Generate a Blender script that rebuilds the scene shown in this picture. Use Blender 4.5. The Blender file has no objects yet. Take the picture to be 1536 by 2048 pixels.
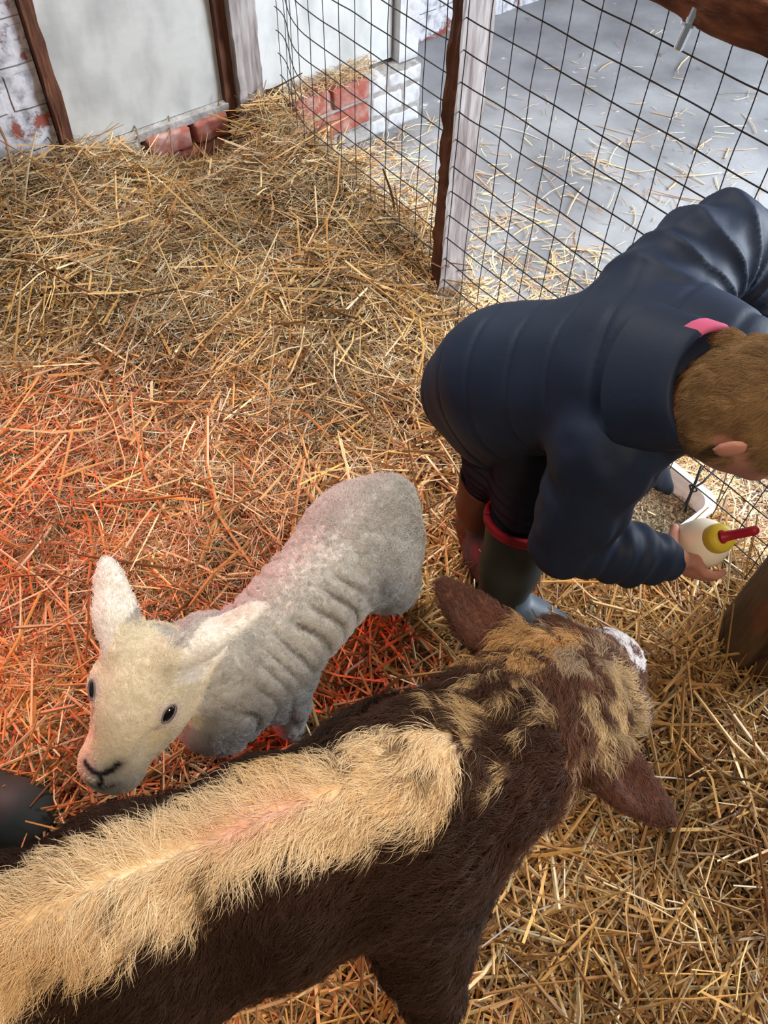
import bpy, math, random
import numpy as np
from mathutils import Vector, Matrix

# ------------------------------------------------------------------ camera, world, lights, exposure
SC = bpy.context.scene
COL = SC.collection
FPX = 1680.0
H = 1.5
PX0, PY0 = 768.0, 1024.0
_d = np.array([-38.0, -1216.0, -FPX]); _d /= np.linalg.norm(_d)
_Z = -_d
_Y = np.array([0, 0, -1.0]); _Y = _Y - _Z * (_Y @ _Z); _Y /= np.linalg.norm(_Y)
_X = np.cross(_Y, _Z)
ROT = np.array([_X, _Y, _Z])                       # camera axes in the world are its columns
EYE = np.array([0, 0, H])

cam_data = bpy.data.cameras.new('camera')
cam_data.sensor_fit = 'VERTICAL'
cam_data.sensor_height = 24.0
cam_data.lens = 24.0 * FPX / 2048.0
cam_data.clip_start = 0.02
cam = bpy.data.objects.new('camera', cam_data)
COL.objects.link(cam)
mw = Matrix.Identity(4)
for i in range(3):
    for j in range(3):
        mw[i][j] = ROT[i, j]
mw[0][3], mw[1][3], mw[2][3] = EYE
cam.matrix_world = mw
SC.camera = cam

SC.view_settings.view_transform = 'Standard'
SC.view_settings.look = 'None'
SC.view_settings.exposure = 0.0
SC.view_settings.gamma = 1.0
SC.view_settings.use_curve_mapping = False

world = bpy.data.worlds.new('world'); SC.world = world
world.use_nodes = True
world.node_tree.nodes['Background'].inputs[0].default_value = (0.92, 0.95, 1.0, 1)
world.node_tree.nodes['Background'].inputs[1].default_value = 0.15


def light(name, kind, loc, target, energy, color, size=1.0, size_y=None, angle=None, blend=0.5, spread=None):
    l = bpy.data.lights.new(name, kind)
    l.energy = energy; l.color = color
    if kind == 'AREA':
        l.shape = 'RECTANGLE'; l.size = size; l.size_y = size_y or size
        if spread: l.spread = spread
    if kind == 'SPOT':
        l.spot_size = angle; l.spot_blend = blend; l.shadow_soft_size = size
    o = bpy.data.objects.new(name, l)
    o.location = loc
    o.rotation_euler = (Vector(target) - Vector(loc)).to_track_quat('-Z', 'Y').to_euler()
    COL.objects.link(o)
    return o


# daylight from the open barn door beyond the fence, an added overhead fill over the pen, the red heat lamp at the left
light('door_daylight', 'AREA', (3.0, 1.75, 1.35), (0.4, 1.1, 0.25), 255, (0.84, 0.92, 1.0), 1.6, 1.5)
light('overhead_fill', 'AREA', (-0.4, 2.3, 3.1), (-0.35, 1.50, 0.0), 23, (1.0, 0.97, 0.92), 0.55, 0.55, spread=math.radians(80))
light('warm_fill', 'AREA', (0.45, -0.55, 2.4), (0.02, 0.25, 0.5), 9.0, (1.0, 0.78, 0.54), 0.35, 0.35, spread=math.radians(95))  # unseen warm fill behind the camera, added to light the calf
light('heat_lamp_light', 'SPOT', (-1.30, 1.05, 0.85), (-0.60, 0.78, -0.05), 88, (1.0, 0.035, 0.015), 0.05, angle=math.radians(82), blend=0.9)


def ray(px, py):
    return ROT @ np.array([(px - PX0) / FPX, -(py - PY0) / FPX, -1.0])


def at(px, py, z=0.0):
    r = ray(px, py); t = (z - H) / r[2]
    return EYE + r * t


# pen frame: the fence runs along FV from the middle post M, the back wall along WV, corner at CN
FV = np.array([-0.62771451, 0.77844364, 0.0])
WV = np.array([0.77844364, 0.62771451, 0.0])
M0 = at(900, 625, 0.03); M0[2] = 0
CN = M0 + FV * 0.97
FLOOR = -0.10

# ------------------------------------------------------------------ numpy helpers
RNG = np.random.default_rng(7)


def _hash(ix, iy, iz, seed):
    h = (ix * 374761393 + iy * 668265263 + iz * 2147483647 + seed * 974634777) & 0xFFFFFFFF
    h = ((h ^ (h >> 13)) * 1274126177) & 0xFFFFFFFF
    return ((h ^ (h >> 16)) & 0xFFFF) / 65535.0


def noise(p, scale=1.0, seed=0):
    """value noise in 0..1 for points (n,3)"""
    q = np.asarray(p) * scale + 100.0
    i = np.floor(q).astype(np.int64); f = q - i
    f = f * f * (3 - 2 * f)
    r = 0
    for dx in (0, 1):
        for dy in (0, 1):
            for dz in (0, 1):
                w = (f[..., 0] if dx else 1 - f[..., 0]) * (f[..., 1] if dy else 1 - f[..., 1]) * (f[..., 2] if dz else 1 - f[..., 2])
                r = r + w * _hash(i[..., 0] + dx, i[..., 1] + dy, i[..., 2] + dz, seed)
    return r


def seg_d(P, a, b):
    ba = b - a; t = np.clip(((P - a) @ ba) / (ba @ ba), 0, 1)
    return np.linalg.norm(P - a - t[:, None] * ba, axis=1)


def sstep(a, b, x):
    t = np.clip((x - a) / (b - a), 0, 1)
    return t * t * (3 - 2 * t)


def unit(v):
    v = np.asarray(v, float)
    return v / np.maximum(np.linalg.norm(v, axis=-1, keepdims=True), 1e-9)


def V(*a):
    return np.array(a, float)


def root(name, loc, label, cat, group=None):
    o = bpy.data.objects.new(name, None)
    o.empty_display_size = 0.05
    COL.objects.link(o); o.location = loc
    o['label'] = label; o['category'] = cat
    if group: o['group'] = group
    return o


def origin_of(o):
    p = np.zeros(3)
    while o is not None:
        p += np.array(o.location); o = o.parent
    return p


def mesh(name, verts, faces, mat, parent=None, smooth=True, label=None, cat=None, kind=None, group=None, col=None, loc=None, mats=None, mat_idx=None):
    verts = np.asarray(verts, float)
    if parent is not None:
        org = origin_of(parent); rel = np.zeros(3)
    else:
        org = np.array(loc, float) if loc is not None else np.array([verts[:, 0].mean(), verts[:, 1].mean(), verts[:, 2].min()])
        rel = org
    me = bpy.data.meshes.new(name)
    if isinstance(faces, np.ndarray):
        n, k = faces.shape
        me.vertices.add(len(verts)); me.vertices.foreach_set('co', (verts - org).astype(np.float32).ravel())
        me.loops.add(n * k); me.loops.foreach_set('vertex_index', faces.astype(np.int32).ravel())
        me.polygons.add(n)
        me.polygons.foreach_set('loop_start', np.arange(0, n * k, k, dtype=np.int32))
        me.update(calc_edges=True)
    else:
        me.from_pydata([tuple(v) for v in (verts - org)], [], faces)
    if col is not None:
        a = me.color_attributes.new('tint', 'FLOAT_COLOR', 'POINT')
        c = np.ones((len(verts), 4), np.float32); c[:, :3] = col
        a.data.foreach_set('color', c.ravel())
    me.polygons.foreach_set('use_smooth', np.full(len(me.polygons), smooth))
    for m_ in (mats or [mat]):
        me.materials.append(m_)
    if mat_idx is not None:
        me.polygons.foreach_set('material_index', np.asarray(mat_idx, np.int32))
    me.update(); me.validate()
    o = bpy.data.objects.new(name, me)
    COL.objects.link(o)
    if parent is not None:
        o.parent = parent
    o.location = rel
    if label: o['label'] = label
    if cat: o['category'] = cat
    if kind: o['kind'] = kind
    if group: o['group'] = group
    return o


class MB:
    """collects polygons"""
    def __init__(s): s.v = []; s.f = []
    def add(s, v, f):
        n = len(s.v); s.v += [tuple(x) for x in v]; s.f += [tuple(i + n for i in q) for q in f]
    def box(s, c, ax, ay, az, hx, hy, hz, jit=0):
        c = np.array(c); v = []
        for a in (-1, 1):
            for b in (-1, 1):
                for d in (-1, 1):
                    v.append(c + ax * hx * a + ay * hy * b + az * hz * d + (RNG.normal(0, jit, 3) if jit else 0))
        s.add(v, [(0, 1, 3, 2), (4, 6, 7, 5), (0, 4, 5, 1), (2, 3, 7, 6), (0, 2, 6, 4), (1, 5, 7, 3)])
    def tube(s, pts, r, n=8, caps=True):
        pts = np.array(pts, float); r = np.broadcast_to(r, (len(pts),))
        t = np.gradient(pts, axis=0); t = unit(t)
        up = V(0, 0, 1) if abs(t[0][2]) < 0.9 else V(1, 0, 0)
        a = unit(np.cross(t[0], up)); vs = []
        for i in range(len(pts)):
            a = unit(a - t[i] * (a @ t[i])); b = np.cross(t[i], a)
            for k in range(n):
                g = 2 * math.pi * k / n
                vs.append(pts[i] + (a * math.cos(g) + b * math.sin(g)) * r[i])
        fs = []
        for i in range(len(pts) - 1):
            for k in range(n):
                k2 = (k + 1) % n
                fs.append((i * n + k, i * n + k2, (i + 1) * n + k2, (i + 1) * n + k))
        if caps:
            fs.append(tuple(range(n - 1, -1, -1))); fs.append(tuple((len(pts) - 1) * n + k for k in range(n)))
        s.add(vs, fs)
    def build(s, name, mat, parent=None, **k):
        return mesh(name, s.v, s.f, mat, parent, **k)


def lathe(c, axis, prof, n=32, squash=1.0):
    """surface of revolution: prof = [(t along axis, radius)]"""
    axis = unit(axis); a = unit(np.cross(axis, V(0.3, 0.9, 0.1))); b = np.cross(axis, a)
    v = []; f = []
    for t, r in prof:
        for k in range(n):
            g = 2 * math.pi * k / n
            v.append(c + axis * t + (a * math.cos(g) + b * math.sin(g) * squash) * r)
    for i in range(len(prof) - 1):
        for k in range(n):
            k2 = (k + 1) % n
            f.append((i * n + k, i * n + k2, (i + 1) * n + k2, (i + 1) * n + k))
    f.append(tuple(range(n - 1, -1, -1))); f.append(tuple((len(prof) - 1) * n + k for k in range(n)))
    return v, f


# ------------------------------------------------------------------ implicit surfaces: field on a grid, then surface nets
class Field:
    def __init__(s, lo, hi, h):
        s.lo = np.array(lo, float); s.h = h
        s.n = np.ceil((np.array(hi) - s.lo) / h).astype(int) + 1
        s.F = np.full(s.n, 1.0, np.float32)
    def region(s, lo, hi, m):
        a = np.clip(np.floor((np.minimum(lo, hi) - m - s.lo) / s.h).astype(int), 0, s.n - 1)
        b = np.clip(np.ceil((np.maximum(lo, hi) + m - s.lo) / s.h).astype(int) + 1, 1, s.n)
        sl = tuple(slice(a[i], b[i]) for i in range(3))
        g = np.meshgrid(*[s.lo[i] + s.h * np.arange(a[i], b[i]) for i in range(3)], indexing='ij')
        return sl, np.stack(g, -1).astype(np.float32)
    def join(s, sl, d, k):
        A = s.F[sl]
        if k <= 0:
            s.F[sl] = np.minimum(A, d); return
        hh = np.maximum(k - np.abs(A - d), 0) / k
        s.F[sl] = np.minimum(A, d) - hh * hh * k * 0.25
    def cut(s, sl, d, k):
        A = s.F[sl]; d = -d
        hh = np.maximum(k - np.abs(A - d), 0) / k if k > 0 else 0
        s.F[sl] = np.maximum(A, d) + hh * hh * k * 0.25
    def capsule(s, a, b, ra, rb, k=0.02, side=None, flat=1.0, cut=False):
        """round cone from a to b; side + flat squash it along the unit vector side"""
        a = np.array(a, float); b = np.array(b, float); R = max(ra, rb)
        sl, P = s.region(np.minimum(a, b) - R, np.maximum(a, b) + R, k + 0.03)
        if P.size == 0: return
        ba = b - a; t = np.clip(((P - a) @ ba) / max(ba @ ba, 1e-9), 0, 1)
        q = P - a - t[..., None] * ba
        r = ra + (rb - ra) * t
        if side is not None:
            sd = unit(side); w = q @ sd
            q = q + sd * (w * (1 / flat - 1))[..., None]
            d = (np.linalg.norm(q, axis=-1) - r) * min(1, flat) ** 0.5
        else:
            d = np.linalg.norm(q, axis=-1) - r
        (s.cut if cut else s.join)(sl, d.astype(np.float32), k)
    def ell(s, c, axes, rad, k=0.02, cut=False):
        """ellipsoid: axes rows = unit vectors, rad = radii"""
        c = np.array(c, float); A = np.array(axes, float); r = np.array(rad, float)
        sl, P = s.region(c - max(r), c + max(r), k + 0.03)
        if P.size == 0: return
        q = (P - c) @ A.T
        k0 = np.linalg.norm(q / r, axis=-1); k1 = np.maximum(np.linalg.norm(q / (r * r), axis=-1), 1e-6)
        d = k0 * (k0 - 1) / k1
        (s.cut if cut else s.join)(sl, d.astype(np.float32), k)
    def chain(s, pts, k=0.02, **kw):
        for (a, ra), (b, rb) in zip(pts[:-1], pts[1:]):
            s.capsule(a, b, ra, rb, k, **kw)
    def surface(s, smooth=2):
        F = s.F; n = s.n; inside = F < 0
        c = np.zeros(n - 1, np.int8)
        for dx in (0, 1):
            for dy in (0, 1):
                for dz in (0, 1):
                    c += inside[dx:n[0] - 1 + dx, dy:n[1] - 1 + dy, dz:n[2] - 1 + dz]
        act = (c > 0) & (c < 8)
        idx = np.full(n - 1, -1, np.int64); cells = np.argwhere(act); idx[act] = np.arange(len(cells))
        acc = np.zeros((len(cells), 3)); cnt = np.zeros(len(cells))
        corners = [(a, b, d) for a in (0, 1) for b in (0, 1) for d in (0, 1)]
        vals = {q: F[cells[:, 0] + q[0], cells[:, 1] + q[1], cells[:, 2] + q[2]] for q in corners}
        for q in corners:
            for ax in range(3):
                if q[ax] == 0:
                    q2 = list(q); q2[ax] = 1; q2 = tuple(q2)
                    f0, f1 = vals[q], vals[q2]; m = (f0 < 0) != (f1 < 0)
                    t = np.where(m, f0 / np.where(f0 - f1 == 0, 1, f0 - f1), 0)
                    p = np.tile(np.array(q, float), (len(cells), 1)); p[:, ax] += t
                    acc[m] += p[m]; cnt[m] += 1
        verts = s.lo + (cells + acc / cnt[:, None]) * s.h
        faces = []
        for ax in range(3):
            o1, o2 = (ax + 1) % 3, (ax + 2) % 3
            sl0 = [slice(None)] * 3; sl1 = [slice(None)] * 3
            sl0[ax] = slice(0, -1); sl1[ax] = slice(1, None)
            a, b = inside[tuple(sl0)], inside[tuple(sl1)]
            e = np.argwhere(a != b)
            e = e[(e[:, o1] > 0) & (e[:, o2] > 0) & (e[:, o1] < n[o1] - 1) & (e[:, o2] < n[o2] - 1)]
            ain = a[tuple(e.T)]
            def cell(d1, d2):
                q = e.copy(); q[:, o1] -= d1; q[:, o2] -= d2
                return idx[tuple(q.T)]
            quad = np.stack([cell(1, 1), cell(0, 1), cell(0, 0), cell(1, 0)], 1)
            quad[~ain] = quad[~ain][:, ::-1]
            faces.append(quad)
        faces = np.concatenate(faces); faces = faces[(faces >= 0).all(1)]
        verts = relax(verts, faces, smooth)
        return verts, faces


def relax(v, f, it=2, lam=0.5):
    e = np.concatenate([f[:, [0, 1]], f[:, [1, 2]], f[:, [2, 3]], f[:, [3, 0]]])
    for _ in range(it):
        acc = np.zeros_like(v); cnt = np.bincount(e[:, 0], minlength=len(v)) + np.bincount(e[:, 1], minlength=len(v))
        for k in range(3):
            acc[:, k] = np.bincount(e[:, 0], v[e[:, 1], k], len(v)) + np.bincount(e[:, 1], v[e[:, 0], k], len(v))
        v = v + lam * (acc / np.maximum(cnt, 1)[:, None] - v)
    return v


def vnormals(v, f):
    fn = np.cross(v[f[:, 2]] - v[f[:, 0]], v[f[:, 3]] - v[f[:, 1]])
    n = np.zeros_like(v)
    for k in range(4):
        for a in range(3):
            n[:, a] += np.bincount(f[:, k], fn[:, a], len(v))
    return unit(n)


def largest(v, f):
    """keep the biggest connected piece"""
    lab = np.arange(len(v))
    for _ in range(400):
        m = lab[f].min(1); new = lab.copy()
        for k in range(4): np.minimum.at(new, f[:, k], m)
        new = new[new]
        if (new == lab).all(): break
        lab = new
    vals, c = np.unique(lab, return_counts=True); keep = lab == vals[c.argmax()]
    mp = np.cumsum(keep) - 1
    return v[keep], mp[f[keep[f].all(1)]]


def scatter(v, f, count, weight=None, seed=1):
    """random points on quads: positions, normals"""
    r = np.random.default_rng(seed)
    a = 0.5 * np.linalg.norm(np.cross(v[f[:, 2]] - v[f[:, 0]], v[f[:, 3]] - v[f[:, 1]]), axis=1)
    if weight is not None: a = a * weight
    i = r.choice(len(f), count, p=a / a.sum())
    s, t = r.random((2, count)); s = s[:, None]; t = t[:, None]
    q = f[i]
    w = [(1 - s) * (1 - t), s * (1 - t), s * t, (1 - s) * t]
    n = vnormals(v, f)
    return sum(w[k] * v[q[:, k]] for k in range(4)), unit(sum(w[k] * n[q[:, k]] for k in range(4)))


def hairs(name, parent, P, N, D, length, lift, mat, color, r0=0.0002, seg=5, seed=1, clump=0.0, clump_scale=120, wav=0.0, curl=0.0, tipcol=None):
    """strands from roots P with normals N, combed along D; a Curves object"""
    r = np.random.default_rng(seed); n = len(P)
    D = unit(D - N * np.sum(D * N, 1)[:, None])
    B = np.cross(N, D)
    if np.isscalar(length): length = np.full(n, length)
    length = length * r.uniform(0.7, 1.2, n)
    if np.isscalar(lift): lift = np.full(n, lift)
    # locks: strands of one cell lean the same way and meet at their tips
    cell = np.floor(P * clump_scale + (noise(P, clump_scale * 0.4, 5)[:, None] - 0.5) * 1.5).astype(np.int64)
    key = (cell[:, 0] * 73856093) ^ (cell[:, 1] * 19349663) ^ (cell[:, 2] * 83492791)
    uq, inv = np.unique(key, return_inverse=True)
    cc = np.stack([np.bincount(inv, P[:, k]) / np.bincount(inv) for k in range(3)], 1)
    ca = r.normal(0, 1, (len(uq), 3))
    lean = ca[inv]
    dirn = unit(D * 1.0 + B * (0.35 * wav * lean[:, :1] + 0.25 * r.normal(0, 1, (n, 1)) * wav) + N * (lift[:, None] * (1 + 0.35 * lean[:, 1:2])))
    pts = np.empty((n, seg, 3))
    ph = r.uniform(0, 6.28, n)
    for k in range(seg):
        t = k / (seg - 1)
        bend = unit(dirn + N * (lift[:, None] * (0.8 - 1.4 * t)))
        p = P + bend * (length * t)[:, None] + B * (np.sin(t * 5 + lean[:, 2] * 3) * 0.08 * length * wav)[:, None]
        if curl: p = p + (B * np.sin(t * 9 + ph)[:, None] + N * np.cos(t * 9 + ph)[:, None]) * (curl * t)
        if clump:
            tgt = cc[inv] + (p - P)
            p = p + (tgt - p) * (clump * t ** 1.3)
        pts[:, k] = p
    cu = bpy.data.hair_curves.new(name)
    cu.add_curves([seg] * n)
    org = origin_of(parent)
    cu.attributes['position'].data.foreach_set('vector', (pts - org).astype(np.float32).ravel())
    ra = cu.attributes.get('radius') or cu.attributes.new('radius', 'FLOAT', 'POINT')
    prof = r0 * (1.0 - 0.85 * np.linspace(0, 1, seg) ** 2)
    ra.data.foreach_set('value', np.tile(prof, n).astype(np.float32))
    ta = cu.attributes.new('tint', 'FLOAT_COLOR', 'POINT')
    c = np.ones((n, seg, 4), np.float32); c[:, :, :3] = color[:, None, :]
    ta.data.foreach_set('color', c.ravel())
    cu.materials.append(mat)
    o = bpy.data.objects.new(name, cu); COL.objects.link(o); o.parent = parent
    return o


# ------------------------------------------------------------------ materials
def mat(name, color=(0.5, 0.5, 0.5), rough=0.7, attr=None, bump=None, noise_mix=None, spec=0.3, metal=0.0, sheen=0.0, trans=0.0, extra=None, sss=0.0):
    m = bpy.data.materials.new(name); m.use_nodes = True
    nt = m.node_tree; b = nt.nodes['Principled BSDF']
    b.inputs['Base Color'].default_value = (*color, 1)
    b.inputs['Roughness'].default_value = rough
    b.inputs['Specular IOR Level'].default_value = spec
    b.inputs['Metallic'].default_value = metal
    b.inputs['Sheen Weight'].default_value = sheen
    b.inputs['Transmission Weight'].default_value = trans
    if sss:
        b.inputs['Subsurface Weight'].default_value = sss
        b.inputs['Subsurface Radius'].default_value = (0.012, 0.005, 0.003)
    src = None
    if attr:
        a = nt.nodes.new('ShaderNodeAttribute'); a.attribute_name = attr
        src = a.outputs['Color']
    tc = nt.nodes.new('ShaderNodeTexCoord')
    if noise_mix:                                   # (scale, detail, colour2, lo, hi, stretch)
        sc_, det, c2, lo, hi, st = noise_mix
        mp = nt.nodes.new('ShaderNodeMapping'); mp.inputs['Scale'].default_value = st
        nt.links.new(tc.outputs['Object'], mp.inputs[0])
        nz = nt.nodes.new('ShaderNodeTexNoise'); nz.inputs['Scale'].default_value = sc_; nz.inputs['Detail'].default_value = det
        nt.links.new(mp.outputs[0], nz.inputs[0])
        mr = nt.nodes.new('ShaderNodeMapRange'); mr.inputs[1].default_value = lo; mr.inputs[2].default_value = hi
        nt.links.new(nz.outputs[0], mr.inputs[0])
        mx = nt.nodes.new('ShaderNodeMix'); mx.data_type = 'RGBA'
        mx.inputs[6].default_value = (*color, 1); mx.inputs[7].default_value = (*c2, 1)
        nt.links.new(mr.outputs[0], mx.inputs[0])
        if src is not None:
            mx.blend_type = 'MULTIPLY'; nt.links.new(src, mx.inputs[6])
        src = mx.outputs[2]
    if src is not None: nt.links.new(src, b.inputs['Base Color'])
    if bump:                                        # (scale, strength, distance, stretch)
        sc_, s_, d_, st = bump
        mp = nt.nodes.new('ShaderNodeMapping'); mp.inputs['Scale'].default_value = st
        nt.links.new(tc.outputs['Object'], mp.inputs[0])
        nz = nt.nodes.new('ShaderNodeTexNoise'); nz.inputs['Scale'].default_value = sc_; nz.inputs['Detail'].default_value = 6
        nt.links.new(mp.outputs[0], nz.inputs[0])
        bp = nt.nodes.new('ShaderNodeBump'); bp.inputs['Strength'].default_value = s_; bp.inputs['Distance'].default_value = d_
        nt.links.new(nz.outputs[0], bp.inputs['Height']); nt.links.new(bp.outputs[0], b.inputs['Normal'])
    if extra: extra(nt, b, tc)
    return m


def tinted(name, rough=0.75, spec=0.15, trans=0.0):
    return mat(name, attr='tint', rough=rough, spec=spec)


M_straw = mat('straw', attr='tint', rough=0.42, spec=0.35)
M_strawbase = mat('straw_litter', (0.16, 0.09, 0.04), 0.9, noise_mix=(60, 8, (0.05, 0.025, 0.012), 0.4, 0.65, (1, 1, 1)), bump=(90, 1.0, 0.02, (1, 1, 1)))
M_wire = mat('weathered_wire', (0.055, 0.05, 0.048), 0.5, metal=0.6)
M_fur = mat('coat_hair', attr='tint', rough=0.6, spec=0.2)
M_skin_calf = mat('calf_hide', attr='tint', rough=0.8, spec=0.15)
M_greywood = mat('grey_weathered_wood', (0.20, 0.16, 0.155), 0.85, noise_mix=(9, 9, (0.40, 0.365, 0.36), 0.35, 0.62, (6, 6, 0.7)), bump=(30, 0.6, 0.004, (3, 3, 0.4)))
M_darkwood = mat('dark_reddish_wood', (0.075, 0.026, 0.014), 0.8, noise_mix=(14, 8, (0.16, 0.065, 0.035), 0.4, 0.7, (3, 3, 0.6)), bump=(40, 0.7, 0.006, (2, 2, 0.5)))
M_railwood = mat('reddish_rail_wood', (0.10, 0.034, 0.016), 0.75, noise_mix=(16, 8, (0.27, 0.10, 0.05), 0.4, 0.66, (1, 1, 2.5)), bump=(30, 0.9, 0.006, (1, 1, 2)))
M_logwood = mat('bark_stripped_log', (0.13, 0.075, 0.035), 0.85, noise_mix=(10, 8, (0.06, 0.035, 0.018), 0.42, 0.7, (3, 3, 0.5)), bump=(22, 0.9, 0.008, (3, 3, 0.6)))
M_board = mat('painted_board', (0.52, 0.52, 0.50), 0.6, noise_mix=(6, 10, (0.36, 0.36, 0.35), 0.40, 0.68, (2, 2, 1)), bump=(18, 0.25, 0.003, (1, 1, 3)))
M_litboard = mat('daylit_board', (0.60, 0.61, 0.61), 0.7, noise_mix=(6, 10, (0.42, 0.43, 0.43), 0.42, 0.70, (2, 2, 1)), bump=(18, 0.3, 0.003, (1, 1, 3)))  # the grey board again, lightened for the daylight beyond the fence
M_gapshadow = mat('gap_shadow_dark', (0.03, 0.024, 0.02), 0.95, noise_mix=(30, 8, (0.10, 0.09, 0.08), 0.5, 0.75, (1, 1, 1)), bump=(60, 1, .01, (1, 1, .4)))  # shadow of the corner gap put into a dark colour
M_steel = mat('zinc_bolt', (0.75, 0.75, 0.76), 0.25, metal=1.0)


def brick_extra(nt, b, tc):
    mp = nt.nodes.new('ShaderNodeSeparateXYZ'); nt.links.new(tc.outputs['Object'], mp.inputs[0])
    cb = nt.nodes.new('ShaderNodeCombineXYZ')
    ad = nt.nodes.new('ShaderNodeMath'); ad.operation = 'ADD'
    nt.links.new(mp.outputs[0], ad.inputs[0]); nt.links.new(mp.outputs[1], ad.inputs[1])
    nt.links.new(ad.outputs[0], cb.inputs[0]); nt.links.new(mp.outputs[2], cb.inputs[1])
    nzw = nt.nodes.new('ShaderNodeTexNoise'); nzw.inputs['Scale'].default_value = 9
    nt.links.new(tc.outputs['Object'], nzw.inputs[0])
    vm = nt.nodes.new('ShaderNodeVectorMath'); vm.operation = 'MULTIPLY_ADD'
    vm.inputs[1].default_value = (0.02, 0.02, 0.02)
    nt.links.new(nzw.outputs['Color'], vm.inputs[0]); nt.links.new(cb.outputs[0], vm.inputs[2])
    br = nt.nodes.new('ShaderNodeTexBrick')
    br.inputs['Scale'].default_value = 1.0; br.inputs['Brick Width'].default_value = 0.23; br.inputs['Row Height'].default_value = 0.108
    br.inputs['Mortar Size'].default_value = 0.012; br.inputs['Mortar Smooth'].default_value = 0.4
    br.inputs['Color1'].default_value = (0.34, 0.10, 0.07, 1); br.inputs['Color2'].default_value = (0.24, 0.07, 0.05, 1)
    br.inputs['Mortar'].default_value = (0.33, 0.31, 0.30, 1)
    nt.links.new(vm.outputs[0], br.inputs['Vector'])
    nz = nt.nodes.new('ShaderNodeTexNoise'); nz.inputs['Scale'].default_value = 7; nz.inputs['Detail'].default_value = 9; nz.inputs['Roughness'].default_value = 0.62
    nt.links.new(tc.outputs['Object'], nz.inputs[0])
    mr = nt.nodes.new('ShaderNodeMapRange'); mr.inputs[1].default_value = 0.43; mr.inputs[2].default_value = 0.47
    nt.links.new(nz.outputs[0], mr.inputs[0])
    nz2 = nt.nodes.new('ShaderNodeTexNoise'); nz2.inputs['Scale'].default_value = 30; nz2.inputs['Detail'].default_value = 8
    nt.links.new(tc.outputs['Object'], nz2.inputs[0])
    cr = nt.nodes.new('ShaderNodeValToRGB')
    cr.color_ramp.elements[0].position = 0.32; cr.color_ramp.elements[0].color = (0.28, 0.28, 0.31, 1)
    cr.color_ramp.elements[1].position = 0.55; cr.color_ramp.elements[1].color = (0.62, 0.61, 0.66, 1)
    nt.links.new(nz2.outputs[0], cr.inputs[0])
    mx = nt.nodes.new('ShaderNodeMix'); mx.data_type = 'RGBA'
    nt.links.new(mr.outputs[0], mx.inputs[0]); nt.links.new(br.outputs['Color'], mx.inputs[6]); nt.links.new(cr.outputs[0], mx.inputs[7])
    nt.links.new(mx.outputs[2], b.inputs['Base Color'])
    # relief: mortar lines and flaking paint
    hs = nt.nodes.new('ShaderNodeMath'); hs.operation = 'MULTIPLY_ADD'; hs.inputs[1].default_value = -1.2
    nt.links.new(br.outputs['Fac'], hs.inputs[0])
    m2 = nt.nodes.new('ShaderNodeMath'); m2.operation = 'MULTIPLY_ADD'; m2.inputs[1].default_value = 0.5
    nt.links.new(mr.outputs[0], m2.inputs[0]); nt.links.new(nz2.outputs[0], m2.inputs[2])
    nt.links.new(m2.outputs[0], hs.inputs[2])
    bp = nt.nodes.new('ShaderNodeBump'); bp.inputs['Strength'].default_value = 0.8; bp.inputs['Distance'].default_value = 0.008
    nt.links.new(hs.outputs[0], bp.inputs['Height']); nt.links.new(bp.outputs[0], b.inputs['Normal'])


M_brickwall = mat('whitewashed_brick', rough=0.9, extra=brick_extra)
M_redbrick = mat('bare_red_brick', (0.33, 0.10, 0.075), 0.9, noise_mix=(22, 8, (0.46, 0.30, 0.27), 0.45, 0.72, (1, 1, 1)), bump=(60, 0.7, 0.004, (1, 1, 1)))
M_whitebrick = mat('painted_brick', (0.58, 0.58, 0.60), 0.9, noise_mix=(14, 8, (0.36, 0.33, 0.35), 0.5, 0.75, (1, 1, 1)), bump=(50, 0.7, 0.005, (1, 1, 1)))
M_mortar = mat('grey_mortar', (0.30, 0.28, 0.27), 0.95, noise_mix=(30, 8, (0.45, 0.43, 0.42), 0.4, 0.7, (1, 1, 1)), bump=(60, 1, 0.006, (1, 1, 1)))
M_concrete = bpy.data.materials.new('stained_concrete')


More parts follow.
